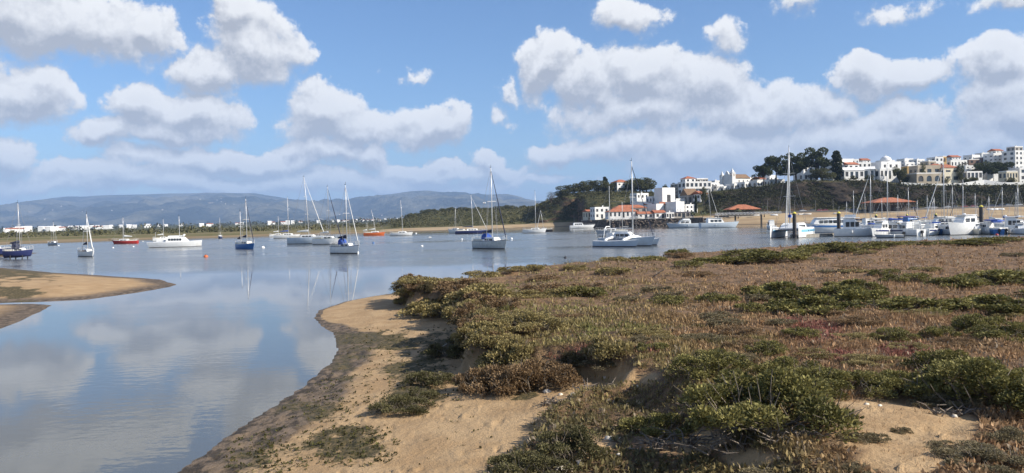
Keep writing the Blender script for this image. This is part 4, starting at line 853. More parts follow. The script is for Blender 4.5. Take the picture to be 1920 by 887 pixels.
motorboat(1500, 408, 5, 6, 'white speedboat drawn up on the beach by the promenade', WHITE, z=1.8, group='boats on the beach', cab=None)
motorboat(1555, 436, 182, 12.5, 'long white tour boat with a row of square windows and blue lower hull', WHITE, 1.8, 3.6, (-.36, .34, 1.55), nwin=6, stripe=WHITE, bottom=BLUE, band=BLUE, poles=2, group='tour boats')
motorboat(1606, 443, -24, 7.6, 'white and grey fishing cruiser with sliding cabin doors and flybridge', WHITE, 1.35, 2.7, (-.3, .14, 2.0), fly=True, nwin=3, rad=True, deckm=GREYP)
motorboat(1650, 443, 225, 7.0, 'white cabin boat with navy hull and a red buoy hung at its bow', WHITE, 1.25, 2.5, (-.25, .2, 1.35), band=NAVY, stripe=WHITE, bottom=NAVY, ob=1)
motorboat(1678, 442, 300, 6.4, 'white day boat with navy hull band and rust red oilskins on deck', WHITE, 1.15, 2.3, (-.2, .22, 1.25), band=NAVY, ob=1, arch=True)
motorboat(1702, 442, 105, 6.2, 'small white boat with black outboard turned towards the marsh', WHITE, 1.1, 2.3, (-.1, .25, 1.2), ob=1, arch=True)
motorboat(1720, 441, 62, 5.8, 'small open boat with a grey tilt up motor beside the black one', WHITE, 1.0, 2.2, (-.05, .25, .9), ob=2)
motorboat(1745, 441, 40, 6.6, 'white sports boat with a navy fender skirt at its stern', WHITE, 1.15, 2.4, (-.08, .25, .8), band=NAVY, arch=True)
motorboat(1768, 440, 130, 5.6, 'low white runabout with a dark grey cover', WHITE, .95, 2.2, None, canopy=DKCLOTH, ob=1)
motorboat(1806, 440, 212, 8.4, 'large white cabin cruiser with a blue tinted windscreen and dark pinstripe', WHITE, 1.9, 3.0, (-.32, .2, 1.45), nwin=2, fly=False, rad=True, arch=True, poles=2)
motorboat(1852, 439, 110, 6.0, 'white boat under a bright blue cockpit cover with a grey outboard', WHITE, 1.1, 2.3, (-.1, .25, .9), canopy=BLCLOTH, ob=2)
motorboat(1890, 438, -28, 8.6, 'white fishing boat with glazed wheelhouse and a dark roof rack', WHITE, 1.2, 2.7, (-.05, .26, 1.7), nwin=3, poles=1, rad=True, ob=1)
motorboat(1934, 437, 220, 7.5, 'white cruiser moored past the glazed wheelhouse boat', WHITE, 1.4, 2.7, (-.3, .2, 1.4))
motorboat(1722, 430, 8, 8.5, 'small red and white fishing boat with a blue wheelhouse', WHITE, 1.35, 2.9, (-.42, .0, 1.7), cabm=BLUE, stripe=REDP, band=REDP, poles=2)
motorboat(1686, 432, 178, 8.0, 'white boat under a sagging purple blue tarpaulin', WHITE, 1.9, 2.8, None, canopy=mat('purple_cloth', (.09, .07, .22), .9), stripe=WHITE)
motorboat(1764, 430, 178, 9.0, 'white working boat with an orange life raft on its roof', WHITE, 1.6, 3.0, (-.3, .2, 1.3), band=ORANGE)
motorboat(1630, 431, 4, 7.2, 'white cabin boat in the second row behind the fishing cruiser', WHITE, 1.5, 2.6, (-.2, .2, 1.3), poles=1)
motorboat(1870, 429, 182, 7.0, 'grey hulled open boat in the second row with an orange float', GREYP, 1.2, 2.5, (-.1, .2, 1.1), poles=1)
motorboat(1668, 446, 170, 4.0, 'small grey inflatable tender beside the navy hulled boats', GREYP, .5, 1.6, None, ob=1)
MG = 'sailing boats at the pontoons'
sailboat(1640, 433, 175, 9.2, 14.4, 'white sailing boat in the marina with twin slanting stays', WHITE, 1.3, cover='white', jib='white', group=MG)
sailboat(1672, 434, 172, 9.0, 15.2, 'white sailing boat at the pontoon with the tallest bare mast of its row', WHITE, 1.2, cover='blue', jib='none', group=MG)
sailboat(1778, 433, 178, 9.4, 15.0, 'white sailing boat at the pontoon with a white furled jib leading aft', WHITE, 1.3, cover='white', jib='white', group=MG)
sailboat(1722, 424, 90, 6.0, 8.2, 'small sailing boat in the marina with a short white mast', WHITE, 1.0, cover='white', jib='none', group=MG)
sailboat(1745, 424, 80, 6.0, 8.4, 'small sailing boat in the marina with a mast raked to one side', WHITE, 1.0, cover=None, jib='none', group=MG, heel=7)

sailboat(1606, 430, 170, 7.5, 10.5, 'white sailing boat between the tour boat and the second row', WHITE, 1.1, cover='dark', jib='none', group=MG)
sailboat(1700, 428, 10, 7.0, 11.0, 'white sailing boat with dark sail cover beside the tarpaulin boat', WHITE, 1.1, cover='dark', jib='dark', group=MG, jr=.06)
sailboat(1812, 428, 165, 7.5, 12.0, 'sailing boat with a thin dark furled jib behind the large cruiser', CREAM, 1.1, cover='blue', jib='dark', group=MG, jr=.06)
sailboat(1905, 428, 15, 7.0, 10.0, 'cream sailing boat behind the glazed wheelhouse boat', CREAM, 1.1, cover='dark', jib='none', group=MG)
motorboat(1665, 424, 175, 7.0, 'cream cabin boat in the back row under the wide orange roof', CREAM, 1.2, 2.5, (-.2, .2, 1.3), poles=1)
motorboat(1800, 424, 5, 7.4, 'blue hulled cabin boat in the back row', BLUE, 1.2, 2.6, (-.25, .15, 1.4), poles=2)
motorboat(1586, 425, 10, 6.4, 'small black hulled workboat in the back row', BLACK, 1.0, 2.4, (-.3, .0, 1.5), poles=1)

BR = random.Random(21)
for u in (1592, 1620, 1655, 1690, 1734, 1758, 1792, 1828, 1856, 1884, 1912):
    sailboat(u + BR.uniform(-4, 4), BR.uniform(421, 427), BR.choice((8, 172, 90, 100)), BR.uniform(5.6, 7.5), BR.uniform(7.5, 12), 'small sailing boat packed into the back row of the marina', BR.choice((WHITE, WHITE, CREAM, NAVY)), 1.0, cover=BR.choice(('dark', 'blue', 'white')), jib=BR.choice(('none', 'white')), group='small sailing boats of the back row', jr=.06)
for i, u in enumerate((1634, 1690, 1731, 1757, 1786, 1828, 1866, 1912)):
    motorboat(u, 441 - (u - 1634) * .008, BR.uniform(70, 115) + 180 * (i % 2), BR.uniform(4.4, 5.4), 'small outboard boat squeezed between bigger boats at the pontoon', BR.choice((WHITE, WHITE, CREAM, BLUE)), .85, 1.9, (-.05, .25, .95) if i % 3 else None, ob=1, canopy=None if i % 3 else BLCLOTH, group='small boats squeezed in at the pontoon', deckm=GREYP)

def marina():
    steel = mat('pile_steel', (.035, .033, .036), .7, (.07, .06, .055), 3); conc = mat('pontoon_concrete', (.34, .32, .28), .9, (.24, .22, .19), 1.5)
    for (u, v, h, r) in [(1490, 447, 4.4, .33), (1573, 443, 4.3, .33), (1643, 430, 3.6, .30), (1701, 430, 3.5, .28), (1755, 428, 3.5, .28), (1840, 437, 4.9, .34)]:
        p = P(u, v, 0); e = empty('mooring_pile', p, 0, 'black steel mooring pile with a yellow cap at the pontoon', 'pile', 'mooring piles of the marina')
        b = MB(); b.lathe([(r, -1), (r, h * .5), (r, h)], 14); b.build('shaft', steel, e, True, True)
        b = MB(); b.lathe([(r + .02, h), (r + .02, h + .1), (r * .6, h + .28), (.02, h + .36)], 14); b.build('cap', YEL, e, True, True)
        b = MB(); b.lathe([(r + .03, .5), (r + .20, .5), (r + .20, .75), (r + .03, .75)], 14); b.build('guide_ring', steel, e, True, True)
    for (u0, v0, u1, v1, w, lab) in [(1488, 446, 1600, 441, 1.6, 'low concrete pontoon beside the sailing catamaran'), (1585, 437, 1930, 433, 1.8, 'long concrete pontoon between the two rows of motor boats')]:
        a, c = P(u0, v0, 0), P(u1, v1, 0); d = c - a; n = int(d.length / 6); e = empty('pontoon', a, math.atan2(d.y, d.x), lab, 'pontoon')
        for k in range(n):
            b = MB(); b.box(((k + .5) * d.length / n, 0, .18), (d.length / n - .15, w, .62)); b.build('float', conc, e)
            b = MB(); b.box(((k + .5) * d.length / n, 0, .53), (d.length / n - .12, w + .1, .07)); b.build('walkway', mat('weathered_deck', (.40, .36, .29), .9, (.28, .25, .2), 3), e)
    # mooring buoys
    BU = [(493, 465, .38, WHITE, 'white mooring buoy off the bow of the blue ketch'), (386, 482, .33, ORANGE, 'orange red mooring buoy in front of the power catamaran'), (791, 462, .26, WHITE, 'pinkish white buoy in open water'), (700, 456, .28, BLUE, 'blue buoy near the orange red boat'), (959, 448, .33, WHITE, 'white buoy just off the bow of the grey white sloop'), (866, 449, .26, WHITE, 'small white buoy short of the dark hulled sloop'),
        (212, 465, .22, WHITE, 'small white buoy beside the red boat'), (250, 463, .25, WHITE, 'white buoy under the stern of the red boat'), (268, 453, .25, WHITE, 'white buoy between the red boat and the power catamaran'), (110, 461, .25, WHITE, 'white buoy at the bow of the small grey boat'), (670, 474, .26, WHITE, 'white mooring buoy touching the bow of the blue tented boat'), (780, 438, .4, WHITE, 'white buoy beside the plain white boat'), (1659, 445, .34, REDP, 'red buoy hanging between the navy hulled boats'), (1869, 441, .28, REDP, 'red fender buoy at the fishing boat stern'), (1060, 484, .18, BLACK, 'dark floating scrap off the marsh edge'), (624, 456, .2, ORANGE, 'orange buoy behind the blue tented boat')]
    for u, v, r, m_, lab in BU:
        e = empty('mooring_buoy', P(u, v, 0), 0, lab, 'buoy', 'mooring buoys'); b = MB(); b.lathe([(.05, -r * .6), (r * .8, -r * .4), (r, .05), (r * .85, r * .55), (r * .4, r * .9), (.03, r)], 12); b.build('float', m_, e, True)
        b = MB(); b.tube([(0, 0, r * .95), (.0, .0, r * 1.25)], .05, 5); b.build('ring', RUBBER, e)
marina()

# ------------------------------------------------------------------ trees and scrub of the far shore
def leaf_quads(Pn, Nn, size, colr, r, flat=.6):
    n = len(Pn); d = Nn * flat + r.normal(size=(n, 3)) * .7; d /= np.linalg.norm(d, axis=1)[:, None]; w = np.cross(d, r.normal(size=(n, 3))); w /= np.linalg.norm(w, axis=1)[:, None] + 1e-9
    s = size * r.uniform(.6, 1.4, n)[:, None]; V = np.stack([Pn - d * s * .5, Pn + w * s * .42, Pn + d * s * .5, Pn - w * s * .42], 1)
    return V.reshape(-1, 3), np.repeat(colr, 4, 0)
def lobes_points(lobes, per, r, inner=.45):
    Pn, Nn = [], []
    for (c, rad) in lobes:
        n = r.normal(size=(per, 3)); n /= np.linalg.norm(n, axis=1)[:, None]; k = (1 - inner * r.random(per) ** 2)[:, None]
        Pn.append(np.array(c) + n * np.array(rad) * k); Nn.append(n)
    return np.concatenate(Pn), np.concatenate(Nn)
BARK = mat('bark', (.13, .095, .07), .95, (.07, .05, .04), 2)
TREES = {}
def tree_mesh(kind, seed):
    if (kind, seed) in TREES: return TREES[(kind, seed)]
    r = np.random.default_rng(seed * 31 + len(kind)); s = MB(); lob = []
    tint = {'pine': ((.028, .040, .014), (.095, .105, .036)), 'cypress': ((.020, .030, .014), (.060, .068, .026)), 'round': ((.040, .048, .018), (.15, .145, .055)), 'bare': ((.07, .06, .045), (.15, .125, .09))}[kind]
    if kind == 'pine':               # unit height: umbrella crown above a forked trunk
        s.tube([(0, 0, -.05), (.01, 0, .25), (.03, .01, .5)], [.035, .028, .02], 7)
        for k in range(15):
            a = k * 2.4 + r.uniform(0, .5); d = r.uniform(.10, .36) if k else 0; z = r.uniform(.48, .9) - d * .25; c = (math.cos(a) * d, math.sin(a) * d, z); lob.append((c, (r.uniform(.13, .20), r.uniform(.13, .20), r.uniform(.085, .13))))
            s.tube([(.02, .005, .40), (c[0] * .5, c[1] * .5, .55), (c[0], c[1], z - .03)], [.018, .012, .005], 5)
        n, sz = 300, .042
    elif kind == 'cypress':
        s.tube([(0, 0, -.05), (0, 0, .5)], [.03, .02], 6)
        for k in range(9): z = .1 + k * .098; w = .15 * math.sin((k + 1.2) / 10.6 * math.pi) ** .6; lob.append(((r.normal(0, .012), r.normal(0, .012), z), (w * r.uniform(.9, 1.1), w, .085)))
        n, sz = 620, .034
    else:
        s.tube([(0, 0, -.1), (0, .01, .2), (.02, 0, .45)], [.04, .032, .02], 6)
        for k in range(15):
            a = k * 2.4; d = .36 * math.sqrt((k + .3) / 15); z = .46 + r.uniform(-.26, .34) * (1 - d); c = (math.cos(a) * d, math.sin(a) * d, z); lob.append((c, (r.uniform(.15, .22),) * 2 + (r.uniform(.13, .19),)))
            s.tube([(0, 0, .22), (c[0] * .6, c[1] * .6, z * .75), c], [.018, .012, .004], 4)
        n, sz = (280, .040) if kind == 'round' else (60, .035)
    Pn, Nn = lobes_points(lob, n, r); t = (vnoise(Pn[:, 0] * 7 + seed, Pn[:, 2] * 7 + Pn[:, 1] * 5, 1, seed, 3)[:, None] * .6 + .5).clip(0, 1)
    c = np.array(tint[0]) * (1 - t) + np.array(tint[1]) * t; V, cc = leaf_quads(Pn, Nn, sz, c * r.uniform(.75, 1.25, (len(Pn), 1)), r)
    a = np_mesh('crown', V, np.arange(len(V)).reshape(-1, 4), LEAF2, {'col': cc}); b = s.build('trunk', BARK, None, True); col.objects.unlink(a); col.objects.unlink(b)
    TREES[(kind, seed)] = (a.data, b.data); return TREES[(kind, seed)]
def tree(kind, u, vbase, Y, wpx, hpx, label, name, group=None, seed=None):
    p = D(u, vbase, Y); g = lz(p.x, p.y); h = hpx * Y / F; w = wpx * Y / F
    if g < p.z - .3: h += p.z - g
    p.z = g - .2; uw = {'pine': .95, 'cypress': .32, 'round': .95, 'bare': .95}[kind]; cr, tr = tree_mesh(kind, seed or random.randint(1, 3))
    e = empty(name, p, random.uniform(0, 6.28), label, 'tree', group)
    for nm, d in (('crown', cr), ('trunk', tr)): o = bpy.data.objects.new(nm, d); link(o, e); o.scale = (w / uw, w / uw, h)
    return e
PG = 'umbrella pines on the cliff top'
for (u, vb, w, h, lab) in [(1432, 350, 42, 44, 'umbrella pine lowest of the clump at the church end'), (1455, 350, 44, 58, 'umbrella pine with a dense round crown above the cliff'), (1492, 345, 46, 60, 'umbrella pine standing between the taller two pines'), (1531, 338, 58, 68, 'tallest umbrella pine with a broad crown above the cliff'), (1478, 340, 44, 34, 'low spreading umbrella pine under the clump')]:
    tree('pine', u, vb, 490, w, h, lab, 'umbrella_pine', PG)
tree('cypress', 1569, 336, 488, 22, 56, 'single dark cypress column next to the tall umbrella pine', 'cypress')
tree('round', 1542, 337, 484, 56, 26, 'low clipped dark tree below the tall umbrella pine', 'round_tree')
tree('round', 1687, 338, 480, 27, 36, 'olive green tree in front of the domed villa', 'round_tree', None, 1)
tree('pine', 1842, 332, 510, 50, 32, 'spreading dark pine over the white garden wall', 'umbrella_pine', PG, 1); tree('pine', 1875, 330, 515, 48, 30, 'second spreading dark pine over the white garden wall', 'umbrella_pine', PG, 2)
tree('bare', 1735, 312, 560, 36, 18, 'leafless greyish tree among the rooftops', 'bare_tree'); tree('bare', 1806, 318, 540, 30, 22, 'bare winter tree beside the cream house', 'bare_tree')
tree('round', 1705, 318, 540, 18, 12, 'small dark tree behind the beige arched house', 'round_tree', None, 2)
tree('round', 1790, 325, 500, 30, 16, 'dark bushy tree below the cream house with tiled roof', 'round_tree', None, 3)
HG = 'trees on the wooded headland'
for i, (u, vb, w, h) in enumerate([(1060, 366, 34, 22), (1078, 363, 36, 24), (1104, 360, 36, 26), (1122, 360, 34, 26), (1094, 360, 30, 24), (1200, 366, 54, 34), (1190, 358, 40, 28), (1212, 362, 36, 34), (1182, 350, 30, 16), (1146, 352, 26, 18), (1205, 372, 40, 26), (1050, 368, 24, 14), (1140, 372, 30, 16), (1168, 374, 26, 12)]):
    tree('round', u, vb, 600 if u > 1130 else 606, w, h, 'olive green broad tree on top of the headland', 'headland_tree', HG)
tree('cypress', 1135, 356, 610, 12, 26, 'dark narrow tree sticking up beside the headland house', 'headland_conifer'); tree('bare', 1033, 372, 600, 20, 18, 'leafless tree at the tip of the headland', 'bare_tree')
tree('round', 1247, 356, 560, 12, 16, 'round dark tree behind the tall white block', 'round_tree', 'trees behind the village', 1); tree('round', 1264, 352, 565, 12, 14, 'dark tree beside the balcony hotel roof', 'round_tree', 'trees behind the village', 2)
tree('cypress', 1305, 386, 455, 6, 22, 'thin dark cypress below the balcony hotel', 'cypress')
for i in range(26):
    u = 760 + i * 9.4 + random.uniform(-4, 4); Y = random.uniform(760, 860); p = D(u, 400, Y); g = lz(p.x, p.y); vb = 417 - .0227 * (u - 960) - (g - HC) / Y * F; tree('round', u, vb, Y, random.uniform(13, 22), random.uniform(8, 13), 'dark scrubby tree on the long brown hill', 'hill_tree', 'trees on the long brown hill')

def palm(u, vb, Y, h, label):
    p = D(u, vb, Y); p.z = lz(p.x, p.y) - .1; e = empty('palm_tree', p, random.uniform(0, 6), label, 'palm', 'palms on the promenade')
    b = MB(); b.tube([(0, 0, 0), (.08, 0, h * .5), (.0, .05, h)], [.28, .2, .22], 8); b.build('trunk', BARK, e, True); gm = mat('palm_frond', (.07, .085, .03), .7, (.04, .05, .02), 2)
    for k in range(22):
        a = k * 2.4; el = random.uniform(-.2, 1.15); L = random.uniform(2.2, 3.0); f = MB(); rr = []
        for t in np.linspace(0, 1, 6):
            d = L * t * math.cos(el) * (1 - .15 * t); z = h + L * t * math.sin(el) - 1.5 * t * t; w = .34 * math.sin((t * .92 + .06) * math.pi) + .02; x, y = math.cos(a) * d, math.sin(a) * d; sx, sy = -math.sin(a) * w, math.cos(a) * w
            rr.append([(x - sx, y - sy, z - w * .6), (x, y, z), (x + sx, y + sy, z - w * .6)])
        f.loft(rr, closed=False, cap=False); f.build('frond', gm, e)
palm(1384, 396, 424, 5.2, 'palm tree beside the smaller orange roofed pavilion'); palm(1433, 396, 424, 5.6, 'palm tree standing alone between the two pavilions'); palm(1299, 404, 428, 5.0, 'palm tree on the quay below the cypress'); palm(1318, 404, 430, 4.4, 'palm tree on the quay next to the cliff foot'); palm(1352, 398, 432, 4.6, 'palm tree at the near end of the footbridge')

def build_scrub():
    r = np.random.default_rng(5); Pn, Nn, Cc, Sz = [], [], [], []
    def clump(x, y, z, w, h, dark, n):
        q = r.normal(size=(n, 3)); q /= np.linalg.norm(q, axis=1)[:, None]; q[:, 2] = np.abs(q[:, 2]) - .15
        Pn.append(np.array((x, y, z)) + q * (w / 2, w / 2, h) * (1 - .4 * r.random((n, 1)) ** 2)); Nn.append(q)
        t = r.random((n, 1)) * .6 + r.random() * .4; lo, hi = (((.022, .028, .011), (.080, .078, .032)) if dark else ((.05, .055, .02), (.13, .115, .05))); Cc.append((np.array(lo) * (1 - t) + np.array(hi) * t)); Sz.append(np.full((n, 1), max(.5, w * .19)))
    def zone(u0, u1, k0, k1, cnt, dark, w0, w1, skip=None):
        for _ in range(cnt):
            u = r.uniform(u0, u1); k = knots(np.array([u]))[0]; t = r.uniform(k0, k1); i = int(min(t, 5)); f = t - i; Y = k[i, 0] * (1 - f) + k[i + 1, 0] * f; x = (u - CX) / F * Y; z = lz(x, Y)
            if skip and skip(u, t): continue
            w = r.uniform(w0, w1); clump(x, Y, z - .2, w, w * r.uniform(.4, .7), dark if r.random() < .85 else not dark, 18)
    zone(735, 1010, 1.05, 2.6, 1500, False, 2.5, 5.5); zone(1005, 1150, 1.1, 2.2, 700, True, 1.8, 4); zone(1005, 1230, 1.8, 3.0, 700, False, 2, 5)
    zone(1325, 1700, 1.10, 2.02, 2400, True, 1.6, 3.6); zone(1690, 2060, 1.1, 2.0, 1200, True, 2.5, 5.5); zone(1330, 2060, 1.0, 1.2, 250, True, 1.2, 2.6); zone(1150, 1330, 1.6, 2.2, 160, True, 1.5, 3)
    zone(-400, 760, 1.8, 4.8, 1500, False, 2.5, 9); zone(-400, 900, 4.2, 5.3, 900, True, 10, 30); zone(1330, 2050, 2.0, 3.0, 260, True, 1.5, 3.5)
    Pa, Na, Ca, Sa = map(np.concatenate, (Pn, Nn, Cc, Sz)); V, cc = leaf_quads(Pa, Na, Sa, Ca, r)
    tag(np_mesh('hillside_scrub', V, np.arange(len(V)).reshape(-1, 4), LEAF2, {'col': cc}), 'dense dark scrub covering the cliffs and far hills', 'scrub', kind='stuff')
build_scrub()

# ------------------------------------------------------------------ village, villas, church
LIME = mat('limewash', (.80, .79, .76), .85, (.70, .69, .66), .35); BEIGE = mat('beige_render', (.42, .36, .27), .9, (.34, .29, .22), .4); CREAMW = mat('cream_render', (.70, .63, .48), .9, (.60, .54, .41), .4); GREYW = mat('grey_render', (.38, .35, .32), .9, (.30, .28, .25), .4); OCHRE = mat('ochre_render', (.52, .33, .12), .9, (.44, .28, .11), .4)
TILE = mat('terracotta', (.40, .135, .065), .85, (.28, .095, .05), 1.2, .6, .06); TILEB = mat('brown_tile', (.24, .15, .085), .9, (.16, .10, .06), 1.2, .6, .06); TILEO = mat('orange_tile', (.42, .150, .072), .85, (.30, .105, .055), .8, .5, .06)
DARKIN = mat('dark_room', (.03, .03, .032), .5, (.05, .05, .055), 1); STONE = mat('quay_stone', (.16, .125, .10), .95, (.07, .055, .045), 1.1, .8, .1); COPE = mat('pale_coping', (.42, .38, .32), .9, (.32, .29, .24), .7)
def panel(b, o, d, L, z0, H, ops, dep=.28, arch=False):
    d = Vector(d); nrm = Vector((d.y, -d.x, 0)); o = Vector(o); pt = lambda x, z, k=0.0: o + d * x + Vector((0, 0, z)) - nrm * k
    xs = sorted({0, L, *[q for a in ops for q in a[:2]]}); zs = sorted({z0, H, *[q for a in ops for q in a[2:4]]})
    for i in range(len(xs) - 1):
        for j in range(len(zs) - 1):
            xm, zm = (xs[i] + xs[i + 1]) / 2, (zs[j] + zs[j + 1]) / 2
            if any(a[0] < xm < a[1] and a[2] < zm < a[3] for a in ops): continue
            b.add([pt(xs[i], zs[j]), pt(xs[i + 1], zs[j]), pt(xs[i + 1], zs[j + 1]), pt(xs[i], zs[j + 1])], [(0, 1, 2, 3)])
    for (x0, x1, a0, a1) in ops:
        q = [(x0, a0), (x1, a0), (x1, a1), (x0, a1)]
        for k in range(4): b.add([pt(*q[k]), pt(*q[(k + 1) % 4]), pt(*q[(k + 1) % 4], dep), pt(*q[k], dep)], [(0, 1, 2, 3)])
        if arch:
            xc, r = (x0 + x1) / 2, (x1 - x0) / 2; zc = a1 - r
            for s in (-1, 1):
                arc = [pt(xc + s * r * math.sin(t), zc + r * math.cos(t), -.004) for t in np.linspace(0, math.pi / 2, 6)]; b.add([pt(xc + s * r, a1, -.004)] + arc, [tuple(range(7)) if s < 0 else tuple(reversed(range(7)))])
def glass(par, o, d, op, dep=.24, m_=None, name='window'):
    d = Vector(d); nrm = Vector((d.y, -d.x, 0)); o = Vector(o); x0, x1, a0, a1 = op; b = MB()
    c = o + d * (x0 + x1) / 2 + Vector((0, 0, (a0 + a1) / 2)) - nrm * dep; b.box(c, (x1 - x0 - .02, .05, a1 - a0 - .02), math.atan2(d.y, d.x)); b.build(name, m_ or DARKIN, par)
def roof_on(e, kind, w, d, H, m_, over=.35, rise=None, chim=True):
    b = MB()
    if kind == 'flat':
        t = .22; b.box((0, -d / 2 + t / 2, H + .3), (w, t, .6)); b.box((0, d / 2 - t / 2, H + .3), (w, t, .6)); b.box((-w / 2 + t / 2, 0, H + .3), (t, d - 2 * t, .6)); b.box((w / 2 - t / 2, 0, H + .3), (t, d - 2 * t, .6)); b.box((0, 0, H + .05), (w - 2 * t, d - 2 * t, .1)); o = b.build('parapet', m_, e)
    else:
        x, y = w / 2 + over, d / 2 + over; rise = rise or d * .24; rx = x if kind == 'gable' else max(x - y * .9, .05); th = .16; z = H - .04
        b.add([(-x, -y, z), (x, -y, z), (x, y, z), (-x, y, z), (-x, -y, z + th), (x, -y, z + th), (x, y, z + th), (-x, y, z + th), (-rx, 0, z + rise), (rx, 0, z + rise)],
            [(3, 2, 1, 0), (0, 1, 5, 4), (1, 2, 6, 5), (2, 3, 7, 6), (3, 0, 4, 7), (4, 5, 9, 8), (6, 7, 8, 9), (5, 6, 9), (7, 4, 8)]); o = b.build('roof', m_, e)
    if chim:
        c = MB(); c.box((w * .28, d * .12, H + .75), (.6, .5, 1.5)); c.box((w * .28, d * .12, H + 1.55), (.8, .7, .12)); c.build('chimney', LIME, o)
    return o
def house(u0, u1, vt, vb, Y, label, rot=18, dep=None, m_=LIME, roof='flat', rm=None, floors=2, bays=3, ww=.45, wh=.5, side=True, arch=False, name='house', group='houses of the white village', chim=True, base=4.0, door=True, cat='house', balcony=False, rise=None):
    p = D((u0 + u1) / 2, vb, Y); w = (u1 - u0) * Y / F / max(math.cos(R(rot)) + .25 * abs(math.sin(R(rot))), .5); H = (vb - vt) * Y / F; d = dep or max(w * .7, 6)
    p.y += d * .3; e = empty(name, p, R(rot), label, cat, group); g = lz(p.x, p.y); base = max(base, p.z - g + 2.5); fh = H / floors
    def rows(L, n, fl=True):
        o = []
        for f in range(floors):
            for k in range(n):
                bw = L / n; x0 = bw * k + bw * (1 - ww) / 2; z0 = f * fh + fh * (.30 if not arch else .02); z1 = z0 + fh * (wh if not arch else .72); o.append((x0, x0 + bw * ww, z0, z1))
        if door and fl and floors >= 1 and n > 1: x0, x1, _, z1 = o[n // 2]; o[n // 2] = (x0, x1, .02, z1)
        return o
    b = MB(); faces = [((-w / 2, -d / 2), (1, 0, 0), w, rows(w, bays)), ((w / 2, -d / 2), (0, 1, 0), d, rows(d, 2, False) if side else []), ((w / 2, d / 2), (-1, 0, 0), w, []), ((-w / 2, d / 2), (0, -1, 0), d, rows(d, 2, False) if side else [])]
    for i, (o, dr, L, ops) in enumerate(faces): panel(b, (o[0], o[1], 0), dr, L, -base, H, ops, arch=arch and i == 0)
    wl = b.build('wall', m_, e)
    for i, (o, dr, L, ops) in enumerate(faces):
        for k, op in enumerate(ops): glass(e, (o[0], o[1], 0), dr, op, m_=GLASS if k % 3 else DARKIN, name='door' if (i == 0 and door and k == bays // 2 and bays > 1) else 'window')
    if balcony:
        for f in range(1, floors):
            q = MB(); q.box((w * .18, -d / 2 - .55, f * fh + .02), (w * .55, 1.1, .14)); q.box((w * .18, -d / 2 - 1.05, f * fh + .5), (w * .55, .1, .8)); q.build('balcony', m_, e)
    roof_on(e, roof, w, d, H, rm or (LIME if roof == 'flat' else TILE), chim=chim, rise=rise); return e
VG, CGp, WG = 'houses of the white village', 'villas on the cliff top', 'waterfront restaurants'
# waterfront and village
house(1096, 1120, 397, 411, 470, 'small cottage with faded red roof at the end of the quay', 25, m_=CREAMW, roof='gable', floors=1, bays=2)
house(1110, 1140, 390, 410, 462, 'white flat roofed house with a terrace at the quay ramp', 20, m_=LIME, roof='flat', floors=2, bays=3)
house(1138, 1196, 397, 409, 436, 'long low restaurant with an orange tiled roof on the quay', 6, 9, roof='hip', rm=TILEO, floors=1, bays=7, wh=.62, group=WG, chim=False)
house(1150, 1212, 390, 402, 446, 'upper restaurant wing with an orange tiled roof behind the long low one', 8, 8, m_=GREYW, roof='hip', rm=TILEO, floors=1, bays=5, group=WG, chim=False)
house(1194, 1224, 401, 410, 434, 'white kiosk with a short orange roof beside the restaurant', 8, 6, roof='gable', rm=TILEO, floors=1, bays=3, group=WG, chim=False)
house(1186, 1214, 364, 384, 505, 'white terraced house with a garden wall under the headland trees', 30, floors=2, bays=3)
house(1216, 1236, 370, 392, 470, 'narrow white stepped house left of the tall block', 32, floors=2, bays=2)
house(1232, 1264, 354, 394, 462, 'tall blank white block with one broad grey bay', 34, 7, floors=1, bays=1, ww=.30, wh=.42, side=False, door=False, chim=False)
house(1222, 1240, 384, 402, 450, 'white cube house below the tall blank block', 30, 8, floors=1, bays=1, ww=.2, wh=.2, side=False, door=False, chim=False)
house(1239, 1260, 384, 404, 452, 'grey gabled house with a brown orange roof', -6, 8, m_=GREYW, roof='gable', rm=TILEO, floors=2, bays=2, side=False)
house(1257, 1278, 380, 402, 446, 'white gabled house with one small door', 32, 9, roof='flat', floors=1, bays=3, ww=.14, wh=.22, side=False)
house(1224, 1246, 399, 410, 434, 'low gable ended boat house with a red patch of roof', 12, 7, roof='gable', rm=TILE, floors=1, bays=2)
house(1246, 1262, 400, 410, 432, 'low white bar with a dark shaded front', 10, 7, roof='flat', floors=1, bays=3, ww=.7, wh=.6)
house(1258, 1300, 399, 409, 438, 'dark fronted restaurant with a navy awning', 8, 8, m_=GREYW, roof='flat', rm=DKCLOTH, floors=1, bays=5, ww=.75, wh=.65, chim=False)
house(1278, 1306, 385, 400, 455, 'white house with a ragged grey slope beside it', 25, floors=2, bays=3)
house(1262, 1282, 346, 372, 520, 'shaded brown apartment block beside the balcony hotel', -25, 9, m_=GREYW, floors=4, bays=3, balcony=True)
house(1278, 1332, 342, 366, 510, 'white balcony hotel with rows of dark openings', 12, 12, floors=2, bays=6, ww=.62, wh=.56, balcony=True, name='hotel', cat='hotel', group=None)
house(1281, 1302, 335, 343, 516, 'red roofed penthouse on top of the balcony hotel', 12, 8, roof='hip', rm=TILE, floors=1, bays=2, base=2, group=None)
house(1303, 1326, 336, 343, 518, 'grey glazed roof storey on top of the balcony hotel', 12, 7, m_=GREYW, floors=1, bays=4, ww=.7, base=2, group=None, chim=False)
house(1284, 1306, 366, 386, 490, 'brown roofed house under the balcony hotel', 10, 12, m_=GREYW, roof='gable', rm=TILEB, floors=1, bays=2, rise=4.5)
house(1305, 1322, 364, 386, 484, 'white house with red roof edge beside the cliff', 28, 9, roof='gable', rm=TILE, floors=2, bays=2)
